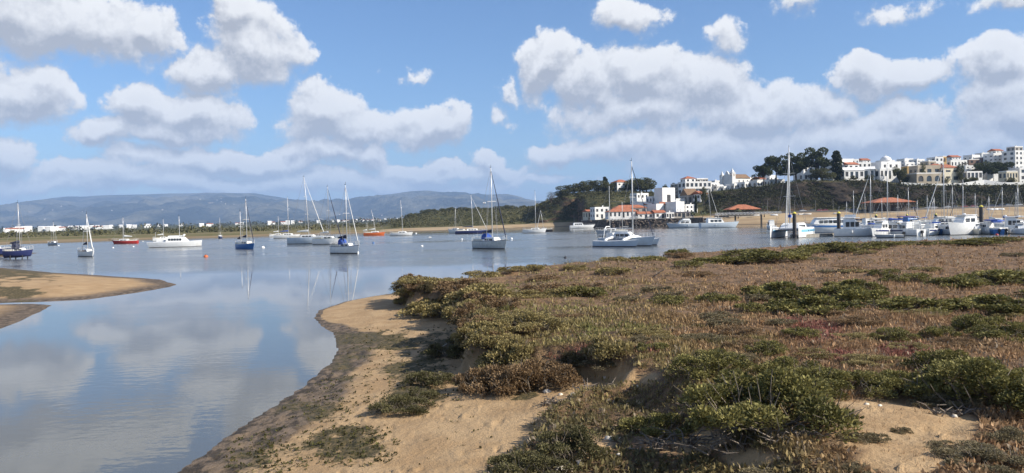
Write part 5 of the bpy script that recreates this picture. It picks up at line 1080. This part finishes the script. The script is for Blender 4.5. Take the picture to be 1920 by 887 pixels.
for i, (u0, u1, vt, vb, lab) in enumerate([(1322, 1342, 344, 362, 'white flat house just past the balcony hotel'), (1338, 1352, 348, 364, 'low white house below the church front'), (1350, 1364, 351, 362, 'small white house with dark door beside the church'), (1368, 1388, 346, 357, 'white terrace house under the church nave'), (1386, 1412, 343, 354, 'white house with a long wall at the church end'), (1408, 1434, 341, 353, 'white house partly behind the lowest umbrella pine')]):
    house(u0, u1, vt, vb, 520 - i * 2, lab, 20 + i * 3, 8, floors=2 if i < 2 else 1, bays=3)
house(1438, 1470, 338, 350, 505, 'long white garden house among the pine trunks', 14, 7, floors=1, bays=4, group=CGp); house(1496, 1532, 312, 340, 520, 'white villa gable rising behind the tall umbrella pine', 22, 10, roof='gable', rm=LIME, floors=2, bays=3, group=CGp)
house(1150, 1179, 342, 358, 600, 'white house with a red tiled roof alone on the headland', 24, 10, roof='hip', floors=2, bays=3, group=None, wh=.4)
# villas above the cliff
house(1548, 1598, 300, 334, 510, 'tall white villa block beside the cypress', 22, 12, floors=3, bays=3, ww=.28, wh=.3, group=CGp); house(1582, 1608, 309, 320, 508, 'white villa wing with a sloping red roof', 18, 9, roof='gable', floors=1, bays=2, group=CGp)
house(1576, 1618, 320, 336, 488, 'white bungalow with dark veranda openings on the cliff edge', 10, 10, roof='gable', rm=LIME, floors=1, bays=4, ww=.6, wh=.55, group=CGp); house(1612, 1642, 318, 336, 492, 'shaded white villa front with a glazed porch', -22, 9, roof='gable', rm=LIME, floors=1, bays=3, ww=.55, wh=.55, group=CGp)
house(1640, 1684, 318, 336, 490, 'white villa ground floor with dark windows below the dome', 12, 12, floors=1, bays=5, ww=.5, wh=.55, group=CGp, chim=False)
def dome_villa():
    p = D(1661, 318, 500); e = empty('domed_villa', p, R(12), 'white villa storey crowned by a white dome', 'villa', CGp); b = MB(); s = 500 / F
    ops = [(2 + 4.4 * k, 3.6 + 4.4 * k, 1.0, 3.0) for k in range(3)]; w = 15; d = 10
    for o, dr, L, q in (((-w / 2, -d / 2, 0), (1, 0, 0), w, ops), ((w / 2, -d / 2, 0), (0, 1, 0), d, []), ((w / 2, d / 2, 0), (-1, 0, 0), w, []), ((-w / 2, d / 2, 0), (0, -1, 0), d, [])): panel(b, o, dr, L, -8, 4.4, q)
    b.build('wall', LIME, e)
    for q in ops: glass(e, (-w / 2, -d / 2, 0), (1, 0, 0), q)
    roof_on(e, 'flat', w, d, 4.4, LIME); q = MB(); q.lathe([(3.7, 4.4), (3.7, 5.9), (3.9, 5.95), (3.6, 6.1)], 20); q.build('drum', LIME, e, True, True)
    q = MB(); q.lathe([(3.5, 6.05), (3.3, 7.0), (2.7, 7.9), (1.7, 8.6), (.6, 8.95), (.3, 9.1), (.25, 9.6), (.02, 9.9)], 20); q.build('dome', LIME, e, True, True)
dome_villa()
house(1694, 1716, 312, 328, 515, 'ochre house in shade beside the olive green tree', 15, 9, m_=OCHRE, floors=1, bays=2, group=CGp); house(1690, 1712, 306, 318, 540, 'white flat house behind the ochre one', 15, 9, floors=1, bays=2, group=CGp)
house(1710, 1762, 326, 341, 476, 'beige house front with three big dark arches', 8, 12, m_=BEIGE, floors=1, bays=3, ww=.62, arch=True, side=False, door=False, chim=False, group=CGp)
house(1714, 1762, 312, 327, 484, 'beige upper storey set back above the three arches', 8, 9, m_=BEIGE, roof='flat', rm=BEIGE, floors=1, bays=3, ww=.55, wh=.35, base=5, group=CGp); house(1745, 1764, 310, 314, 486, 'red tiled roof lantern on the beige arched house', 8, 5, m_=BEIGE, roof='hip', floors=1, bays=1, base=3, group=CGp, chim=False)
house(1760, 1796, 315, 338, 484, 'cream house with a red tiled roof beside the arches', 14, 11, m_=CREAMW, roof='hip', floors=2, bays=2, ww=.6, wh=.3, group=CGp)
house(1735, 1752, 303, 315, 540, 'pale green grey rooftop block behind the arched house', 14, 8, m_=BEIGE, floors=1, bays=1, group=CGp); house(1748, 1766, 296, 314, 560, 'white upper town block with two windows and an ochre side', 10, 9, floors=2, bays=2, group=CGp); house(1764, 1772, 294, 308, 562, 'slim ochre block attached to the white upper town block', 10, 7, m_=OCHRE, floors=1, bays=1, group=CGp, chim=False)
house(1775, 1812, 302, 314, 570, 'row of white upper town roofs behind the cream house', 12, 9, floors=1, bays=5, group=CGp); house(1806, 1840, 323, 338, 488, 'white pergola house with grey glass between columns', 10, 8, floors=1, bays=4, ww=.72, wh=.62, group=CGp, chim=False)
house(1812, 1834, 300, 316, 580, 'brown walled house among the upper town roofs', 8, 9, m_=mat('brown_render', (.20, .13, .10), .9), floors=2, bays=2, group=CGp); house(1836, 1856, 296, 310, 585, 'dark brick red house below the white roof terrace', 8, 9, m_=mat('brick_render', (.17, .10, .085), .9), floors=1, bays=2, group=CGp)
house(1855, 1892, 289, 303, 575, 'white house with a long roof terrace and parapet', 10, 10, floors=2, bays=4, wh=.3, group=CGp); house(1893, 1922, 284, 320, 560, 'tall white apartment house with four rows of windows', 16, 11, floors=4, bays=3, group=CGp); house(1896, 1916, 276, 285, 564, 'rooftop room with grey panels on the tall apartment house', 16, 7, m_=GREYW, floors=1, bays=2, base=1.5, group=CGp)
house(1882, 1906, 322, 338, 492, 'cream pavilion with four dark windows on the garden wall', 8, 7, m_=CREAMW, floors=1, bays=4, ww=.6, wh=.5, group=CGp, chim=False); house(1904, 1934, 316, 340, 498, 'white villa corner at the end of the garden wall', 10, 9, floors=2, bays=2, group=CGp)
house(1650, 1676, 302, 312, 545, 'white house behind the dome', 10, 8, floors=1, bays=3, group=CGp); house(1604, 1632, 306, 316, 560, 'white roofs behind the villa with the red sloping roof', 10, 8, floors=1, bays=3, group=CGp)
rr_ = random.Random(12)
for i, (u, vt, Y) in enumerate([(1308, 352, 530), (1342, 340, 560), (1400, 334, 570), (1425, 336, 565), (1445, 330, 575), (1598, 300, 575), (1622, 301, 580), (1700, 299, 590), (1722, 300, 580), (1790, 295, 600), (1825, 292, 610), (1845, 288, 620), (1870, 283, 625), (1815, 312, 520), (1780, 318, 505), (1850, 318, 520), (1868, 316, 530), (1202, 378, 480), (1214, 384, 466), (1272, 374, 490)]):
    w = rr_.uniform(14, 22); house(u - w / 2, u + w / 2, vt, vt + rr_.uniform(9, 13), Y, rr_.choice(('small white flat roofed house squeezed into the hilltop town', 'small white hilltop house with a terrace wall')) if i % 3 else 'small white hilltop house with a red tiled roof', rr_.uniform(5, 30), 8, roof='flat' if i % 3 else 'gable', floors=rr_.choice((1, 2)), bays=rr_.choice((2, 3)), ww=.35, wh=.4, group='small houses of the hilltop town')
def church():
    p = D(1366, 352, 545); e = empty('church', p, R(26), 'white church with bell towers and a brown tiled nave roof', 'church'); s = 545 / F; b = MB(); w, d, H = 7.5, 22.0, 8.2
    # nave runs to the far side, front gable faces the harbour
    panel(b, (0, -4, 0), (1, 0, 0), 17, -7, H - 1.4, [(2 + 4 * k, 3 + 4 * k, 3.4, 5.4) for k in range(4)]); panel(b, (17, -4, 0), (0, 1, 0), 9, -7, H - 1.4, []); panel(b, (17, 5, 0), (-1, 0, 0), 17, -7, H - 1.4, []); b.build('nave_wall', LIME, e)
    for k in range(4): glass(e, (0, -4, 0), (1, 0, 0), (2 + 4 * k, 3 + 4 * k, 3.4, 5.4))
    b = MB(); z = H - 1.45; b.add([(-.2, -4.5, z), (17.4, -4.5, z), (17.4, 5.5, z), (-.2, 5.5, z), (-.2, .5, z + 3.2), (17.4, .5, z + 3.2)], [(0, 1, 5, 4), (2, 3, 4, 5), (1, 2, 5), (3, 0, 4), (3, 2, 1, 0)]); b.build('nave_roof', TILEB, e)
    b = MB(); prof = [(-4.6, -7), (-4.6, 8), (-3.6, 9.2), (-2.2, 9.6), (-.8, 11.6), (0, 12.2), (.8, 11.6), (2.2, 9.6), (3.6, 9.2), (4.6, 8), (4.6, -7)]
    b.loft([[(-1.0, .5 + y, zz) for y, zz in prof], [(-.21, .5 + y, zz) for y, zz in prof]]); b.build('gable_front', LIME, e)
    for (x, y, hh, wd) in ((-.6, -4.9, 10.5, 3.0), (-.8, 5.6, 9.2, 2.6)):
        b = MB(); ops = [(wd * .3, wd * .7, hh - 2.6, hh - .6)]
        for o, dr in (((x - wd / 2, y - wd / 2, 0), (1, 0, 0)), ((x + wd / 2, y - wd / 2, 0), (0, 1, 0)), ((x + wd / 2, y + wd / 2, 0), (-1, 0, 0)), ((x - wd / 2, y + wd / 2, 0), (0, -1, 0))): panel(b, o, dr, wd, -7, hh, ops, arch=True, dep=.5)
        b.box((x, y, hh + .1), (wd + .4, wd + .4, .2)); t = b.build('bell_tower', LIME, e); q = MB()
        q.lathe([(wd * .5, hh + .2), (wd * .42, hh + 1.0), (wd * .18, hh + 2.2), (.06, hh + 3.3)], 8, (x, y, 0)); q.build('spire', LIME, t, True, True)
        q = MB(); q.lathe([(.05, hh - .9), (.35, hh - 1.0), (.45, hh - 1.7), (.6, hh - 1.9)], 10, (x, y, 0)); q.build('bell', BLACK, t, True)
church()
for i, (u, vb, w, h) in enumerate([(1320, 352, 14, 10), (1350, 366, 16, 10), (1630, 337, 18, 12), (1600, 337, 14, 10), (1700, 341, 22, 16), (1770, 341, 20, 12), (1812, 341, 18, 12), (1826, 340, 16, 14), (1896, 341, 18, 12), (1240, 392, 12, 10), (1218, 396, 12, 8), (1284, 398, 14, 10), (1730, 306, 14, 8), (1800, 312, 14, 10)]): tree('round', u, vb, 482 if u > 1560 else 470, w, h, 'small dark garden tree between the white houses', 'garden_tree', 'garden trees among the houses')
def garden_wall():
    for (L, lab, m_, h) in (([(1690, 352, 468), (1740, 355, 468), (1800, 354, 470), (1845, 347, 474), (1880, 352, 474), (1930, 352, 476), (1990, 350, 478)], 'long white garden wall along the cliff top under the villas', LIME, 3.4), ([(1186, 385, 470), (1200, 386, 468), (1222, 388, 462)], 'white garden wall under the terraced house', LIME, 2.6), ([(1418, 353, 480), (1470, 350, 478), (1500, 347, 478), (1540, 341, 476)], 'low white wall behind the pine trunks', LIME, 1.6)):
        q = [D(*a) for a in L]; e = empty('garden_wall', q[0], 0, lab, 'wall')
        for k, (a, c) in enumerate(zip(q, q[1:])):
            d = c - a; n = math.atan2(d.y, d.x); b = MB(); o = a - q[0]; cs, sn = -math.sin(n) * .2, math.cos(n) * .2; f = []
            for P0, zz in ((o, 0), (c - q[0], 0)): f.append([(P0.x - cs, P0.y - sn, P0.z - 5), (P0.x + cs, P0.y + sn, P0.z - 5), (P0.x + cs, P0.y + sn, P0.z + h), (P0.x - cs, P0.y - sn, P0.z + h)])
            b.loft(f); b.build('wall_section', m_, e)
garden_wall()

# ------------------------------------------------------------------ quay, promenade, pavilions, footbridge
def quay():
    q = [Vector(((u - CX) / F * Y, Y, 0)) for u, Y in ((1104, 452), (1122, 430), (1150, 419), (1220, 414), (1300, 412), (1332, 402))]; e = empty('rock_quay', q[0], 0, 'dark boulder quay wall with a pale coping below the village', 'quay'); r = random.Random(3)
    for a, c in zip(q, q[1:]):
        d = c - a; n = math.atan2(d.y, d.x); b = MB(); m_ = (a + c) / 2 - q[0]; b.box((m_.x, m_.y + 4.5, 1.6), (d.length + .3, 8, 5.0), n); b.build('wall_core', STONE, e)
        b = MB(); b.box((m_.x, m_.y + 4.4, 4.25), (d.length + .32, 8.4, .3), n); b.build('coping', COPE, e)
    b = MB(); bs = bpy.data.meshes.new('boulder'); n = 0
    for k in range(300):
        t = r.random() * (len(q) - 1); i = int(t); p = q[i].lerp(q[i + 1], t - i) - q[0]; h = r.uniform(0, 1); s = r.uniform(.45, .95); x, y, z = p.x, p.y - .9 + h * 1.6, -.2 + h * 4.1; bb = MB()
        bb.loft([[(math.cos(6.283 * j / 6 + k) * w * s * r.uniform(.7, 1.2), math.sin(6.283 * j / 6 + k) * w * s * r.uniform(.7, 1.2), zz * s) for j in range(6)] for w, zz in ((.5, -.6), (1, -.1), (.85, .35), (.35, .6))]); o = bb.build('boulder', STONE, e); o.location = (x, y, z)
    # white gangway with rails
    def gangway(u0, v0, u1, v1, Y, lab, w=1.8, posts=8):
        a, c = D(u0, v0, Y), D(u1, v1, Y); d = c - a; g = empty('footbridge', a, math.atan2(d.y, d.x), lab, 'footbridge', 'footbridges to the pontoons'); L = math.hypot(d.x, d.y); f = lambda x: x / L * d.z
        b = MB(); b.loft([[(0, -w / 2, -.25), (0, w / 2, -.25), (0, w / 2, 0), (0, -w / 2, 0)], [(L, -w / 2, d.z - .25), (L, w / 2, d.z - .25), (L, w / 2, d.z), (L, -w / 2, d.z)]]); b.build('deck', COPE, g)
        for s in (-1, 1):
            b = MB(); b.tube([(0, s * w / 2, 1.05), (L, s * w / 2, d.z + 1.05)], .06, 5); b.tube([(0, s * w / 2, .55), (L, s * w / 2, d.z + .55)], .04, 4)
            for k in range(posts + 1):
                x = L * k / posts; b.tube([(x, s * w / 2, f(x)), (x, s * w / 2, f(x) + 1.05)], .045, 4)
                if k < posts: b.tube([(x, s * w / 2, f(x)), (x + L / posts, s * w / 2, f(x + L / posts) + 1.05)], .035, 4)
            b.build('railing', WHITE, g)
        for k in (.3, .7):
            x = L * k
            for s in (-1, 1): b = MB(); b.tube([(x, s * w * .4, f(x) - .2), (x, s * w * .4, -a.z - 1)], .22, 7); b.build('support_pile', mat('bridge_pile', (.05, .045, .04), .8), g)
    gangway(1342, 403.5, 1464, 400.5, 384, 'long white railed footbridge running from the quay towards the marina', posts=18); gangway(1142, 414, 1202, 409, 408, 'short sloping white railed gangway below the orange restaurant', posts=9)
    for u, h in ((1088, 5.5), (1105, 5.5), (1148, 4.6)):
        p = P(u, 426, 0); g = empty('mooring_pile', p, 0, 'dark timber mooring pile standing off the quay gangway', 'pile', 'mooring piles by the gangway'); b = MB(); b.lathe([(.4, -1), (.38, h)], 10); b.build('shaft', mat('pile_steel', (.035, .033, .036)), g, True, True); b = MB(); b.lathe([(.42, h), (.3, h + .2), (.02, h + .3)], 10); b.build('cap', RUBBER, g, True)
quay()
def pavilion(u0, u1, vt, ve, vb, Y, lab):
    p = D((u0 + u1) / 2, vb, Y); g = lz(p.x, p.y); w = (u1 - u0) * Y / F; he = (vb - ve) * Y / F + max(p.z - g, 0); ht = (ve - vt) * Y / F; p.z = min(g, p.z); d = w * .55; e = empty('pavilion', p, R(4), lab, 'pavilion', 'orange roofed beach pavilions')
    b = MB(); b.add([(-w / 2, -d / 2, he), (w / 2, -d / 2, he), (w / 2, d / 2, he), (-w / 2, d / 2, he), (-w * .12, 0, he + ht), (w * .12, 0, he + ht), (-w / 2, -d / 2, he + .2), (w / 2, -d / 2, he + .2), (w / 2, d / 2, he + .2), (-w / 2, d / 2, he + .2)], [(3, 2, 1, 0), (0, 1, 7, 6), (1, 2, 8, 7), (2, 3, 9, 8), (3, 0, 6, 9), (6, 7, 5, 4), (8, 9, 4, 5), (7, 8, 5), (9, 6, 4)]); b.build('roof', TILEO, e)
    for k in range(6):
        for s in (-1, 1): b = MB(); b.box((-w / 2 + .6 + k * (w - 1.2) / 5, s * (d / 2 - .6), he / 2 - .5), (.3, .3, he + 1)); b.build('post', mat('dark_timber', (.06, .045, .035), .8), e)
    b = MB(); b.box((0, d * .12, he * .38), (w * .8, d * .45, he * .76)); b.build('bar_counter', mat('dark_timber', (.06, .045, .035), .8), e)
    b = MB(); b.box((0, 0, -.25), (w, d, .6)); b.build('terrace', COPE, e)
pavilion(1624, 1706, 370.5, 380, 392, 428, 'open beach pavilion with the wider orange tiled roof'); pavilion(1360, 1422, 383.5, 393, 400, 436, 'smaller beach pavilion with an orange tiled roof beside the palms')
def promenade():
    m_ = mat('promenade_wall', (.22, .205, .19), .9, (.16, .15, .14), .6); us = list(range(1335, 2080, 30)); q = []
    for u in us: k = knots(np.array([float(u)]))[0]; Y = k[1, 0] - 1.5; q.append(Vector(((u - CX) / F * Y, Y, k[1, 1] - .1)))
    e = empty('promenade_wall', q[0], 0, 'long grey promenade wall at the top of the beach', 'wall')
    for a, c in zip(q, q[1:]):
        d = c - a; b = MB(); mid = (a + c) / 2 - q[0]; b.box((mid.x, mid.y, mid.z + .25), (d.length + .02, .4, 1.5), math.atan2(d.y, d.x)); b.build('wall_section', m_, e)
    road = []
    for u in us: k = knots(np.array([float(u)]))[0]; road += [((u - CX) / F * (k[1, 0] - 1.2), k[1, 0] - 1.2, k[1, 1] + .05), ((u - CX) / F * (k[1, 0] + 2.6), k[1, 0] + 2.6, k[1, 1] + .45)]
    tag(np_mesh('road', road, [(2 * i, 2 * i + 2, 2 * i + 3, 2 * i + 1) for i in range(len(us) - 1)], mat('asphalt', (.06, .06, .062), .9, (.045, .045, .05), 1)), kind='structure')
    # parked cars
    def car(nm, c):
        cm = paint('car_' + nm, c, .25); L = 4.2; b = MB(); w = .84
        pr = [(-2.1, .35), (-2.1, .85), (-1.9, .98), (-1.2, 1.02), (1.0, .95), (1.9, .82), (2.1, .65), (2.1, .35)]
        b.loft([[(x, -w, z) for x, z in pr], [(x, w, z) for x, z in pr]]); e = empty('parked_car', (0, 0, 0)); b.build('body', cm, e)
        g = [(-1.75, 1.0), (-1.25, 1.45), (.2, 1.48), (.95, .97)]; b = MB(); b.loft([[(x, -.74, z) for x, z in g], [(x, .74, z) for x, z in g]]); b.build('window', GLASS, e)
        g = [(-1.3, 1.44), (.25, 1.47), (.2, 1.53), (-1.2, 1.52)]; b = MB(); b.loft([[(x, -.72, z) for x, z in g], [(x, .72, z) for x, z in g]]); b.build('roof', cm, e)
        for x in (-1.3, 1.3):
            for s in (-1, 1): b = MB(); b.loft([[(x + .32 * math.cos(t), s * .88 - .1, .32 + .32 * math.sin(t)) for t in np.linspace(0, 6.283, 13)[:-1]], [(x + .32 * math.cos(t), s * .88 + .02, .32 + .32 * math.sin(t)) for t in np.linspace(0, 6.283, 13)[:-1]]]); b.build('wheel', RUBBER, e)
        for s in (-1, 1): b = MB(); b.box((2.09, s * .6, .68), (.06, .3, .14)); b.build('headlight', WHITE, e)
        return e
    cols = {'white': (.7, .7, .7), 'silver': (.42, .43, .45), 'navy': (.03, .04, .10), 'black': (.02, .02, .02), 'red': (.35, .03, .03), 'grey': (.14, .145, .15)}; protos = {}
    for i, u in enumerate([1506, 1522, 1538, 1546, 1590, 1600, 1716, 1740, 1752, 1776, 1792, 1808, 1826, 1845, 1862, 1876, 1892, 1910]):
        nm = list(cols)[(i * 5 + i // 3) % 6]; k = knots(np.array([float(u)]))[0]; Y = k[1, 0] + .7; e = copy_tree(protos[nm]) if nm in protos else car(nm, cols[nm]); protos.setdefault(nm, e)
        e.location = ((u - CX) / F * Y, Y, k[1, 1] + .28); e.rotation_euler = (0, 0, R(4 + 180 * (i % 2))); tag(e, nm + ' car parked along the promenade above the beach', 'car', 'cars parked along the promenade')
    for u, h in ((1440, 8), (1491, 7.5), (1530, 7), (1563, 7.5), (1618, 8), (1811, 9), (1842, 9), (1868, 8), (1208, 7), (1077, 7)):
        k = knots(np.array([float(u)]))[0]; Y = k[1, 0] - .6; e = empty('street_lamp', ((u - CX) / F * Y, Y, k[1, 1]), 0, 'thin grey street lamp on the promenade' if u > 1300 else 'thin grey street lamp on the village quay', 'street lamp', 'street lamps on the promenade' if u > 1300 else 'street lamps on the quay')
        b = MB(); b.tube([(0, 0, -.3), (0, 0, h)], [.11, .06], 6); b.build('post', mat('lamp_grey', (.3, .3, .3), .5), e); b = MB(); b.tube([(0, 0, h - .05), (.0, -1.0, h + .15)], .04, 4); b.box((0, -1.1, h + .12), (.28, .6, .14)); b.build('lamp_head', mat('lamp_grey', (.3, .3, .3)), e)
    for i, (u, s) in enumerate(((1503, 0), (1515, 0), (1452, 1), (1570, 0), (1858, 1), (1866, 1), (1876, 1), (1420, 0))):     # dinghies pulled up on the sand
        k = knots(np.array([float(u)]))[0]; Y = k[0, 0] * .25 + k[1, 0] * .75; x = (u - CX) / F * Y; e = empty('beached_dinghy', (x, Y, lz(x, Y) + .15), random.uniform(-.4, .4), 'upturned white dinghy on the sand below the promenade' if s else 'white rowing dinghy lying on the sand', 'dinghy', 'upturned dinghies' if s else 'dinghies on the beach')
        put_hull(e, 3.9, 1.6, .6, WHITE, WHITE, tr=.7, draft=.15)
        if s: e.rotation_euler[0] = math.pi; e.location.z += .6
promenade()

# ------------------------------------------------------------------ far town, farmhouses on the mountain flank, gulls
def far_houses():
    def small(w, d, h, roofm, seed):
        e = empty('far_house', (0, 0, 0)); b = MB(); b.box((0, 0, h / 2 - 1.5), (w, d, h + 3)); b.build('wall', LIME, e); b = MB(); z = h + .05
        b.add([(-w / 2 - .3, -d / 2 - .3, z), (w / 2 + .3, -d / 2 - .3, z), (w / 2 + .3, d / 2 + .3, z), (-w / 2 - .3, d / 2 + .3, z), (-w / 2 - .3, 0, z + d * .2), (w / 2 + .3, 0, z + d * .2)], [(3, 2, 1, 0), (0, 1, 5, 4), (2, 3, 4, 5), (1, 2, 5), (3, 0, 4)]); b.build('roof', roofm, e); return e
    r = random.Random(8); pr = []
    def put(x, y, z, rz, lab, grp, sc=1.0):
        k = r.randrange(3)
        if len(pr) < 3: pr.append(small((11, 16, 9)[len(pr)], 9, (6.5, 6, 8)[len(pr)], (LIME, TILE, LIME)[len(pr)], 0)); e = pr[-1]
        else: e = copy_tree(pr[k])
        e.location = (x, y, z); e.rotation_euler = (0, 0, rz); e.scale = (sc, sc, sc); kk = min(len(pr) - 1, 2) if e in pr else k; tag(e, lab if lab and lab.startswith('tiny') else ('flat white house ', 'red roofed white house ', 'tall white house ')[kk] + (lab or 'at the foot of the blue mountains'), 'house', grp)
    for u0, u1, Y0, Y1, n in ((30, 76, 1150, 1250, 12), (74, 120, 1600, 1900, 14), (105, 168, 2000, 2400, 22), (166, 200, 2000, 2200, 6), (200, 300, 1800, 2600, 10), (300, 480, 1900, 2900, 7), (500, 556, 2000, 2300, 8), (560, 690, 2400, 3200, 8), (5, 30, 1600, 1800, 3), (640, 745, 3200, 3600, 14)):
        for _ in range(n): u = r.uniform(u0, u1); Y = r.uniform(Y0, Y1); x = (u - CX) / F * Y; put(x, Y, lz(x, Y) + .5, r.uniform(.1, .7), None if Y0 > 2700 else ('of the low row by the far green shore' if Y0 < 1300 else ('of the dense distant town' if u1 < 200 else 'scattered on the plain behind the moorings')), 'houses of the distant town', 1.1)
    us, T, Z, X, Yg = MT; done = 0
    clusters = [(150, .30), (70, .28), (185, .42), (390, .45), (405, .40), (230, .5), (420, .52), (300, .3), (500, .45), (560, .35), (680, .3), (340, .55), (120, .5), (640, .25), (700, .22), (205, .36), (440, .36)]
    for (u, t) in clusters:
        for _ in range(2):
            i = int(np.argmin(np.abs(us - (u + r.uniform(-16, 16))))); j = int(t * 45 + r.uniform(-2, 2)); put(float(X[j, i]), float(Yg[j, i]), float(Z[j, i]) + 2, r.uniform(.2, .8), 'tiny white farmhouse on the blue mountain flank', 'farmhouses on the mountain flank', r.uniform(.55, .9))
    for u, v in ((908, 381), (806, 446)):
        p = D(u, v, 110); e = empty('gull', p, R(20), 'white gull flying beside the mast of the grey white sloop' if u > 900 else 'white gull floating low over the water', 'gull'); b = MB()
        b.tube([(-.28, 0, 0), (-.1, 0, .02), (.12, 0, .03), (.24, 0, .04)], [.02, .08, .075, .03], 7)
        for s in (-1, 1): b.add([(.1, s * .04, .03), (-.08, s * .04, .03), (-.06, s * .35, .16), (.08, s * .35, .17), (-.14, s * .68, .08), (-.06, s * .66, .09)], [(0, 1, 2, 3) if s > 0 else (3, 2, 1, 0), (3, 2, 4, 5) if s > 0 else (5, 4, 2, 3)])
        b.build('body', WHITE, e, True)
far_houses()
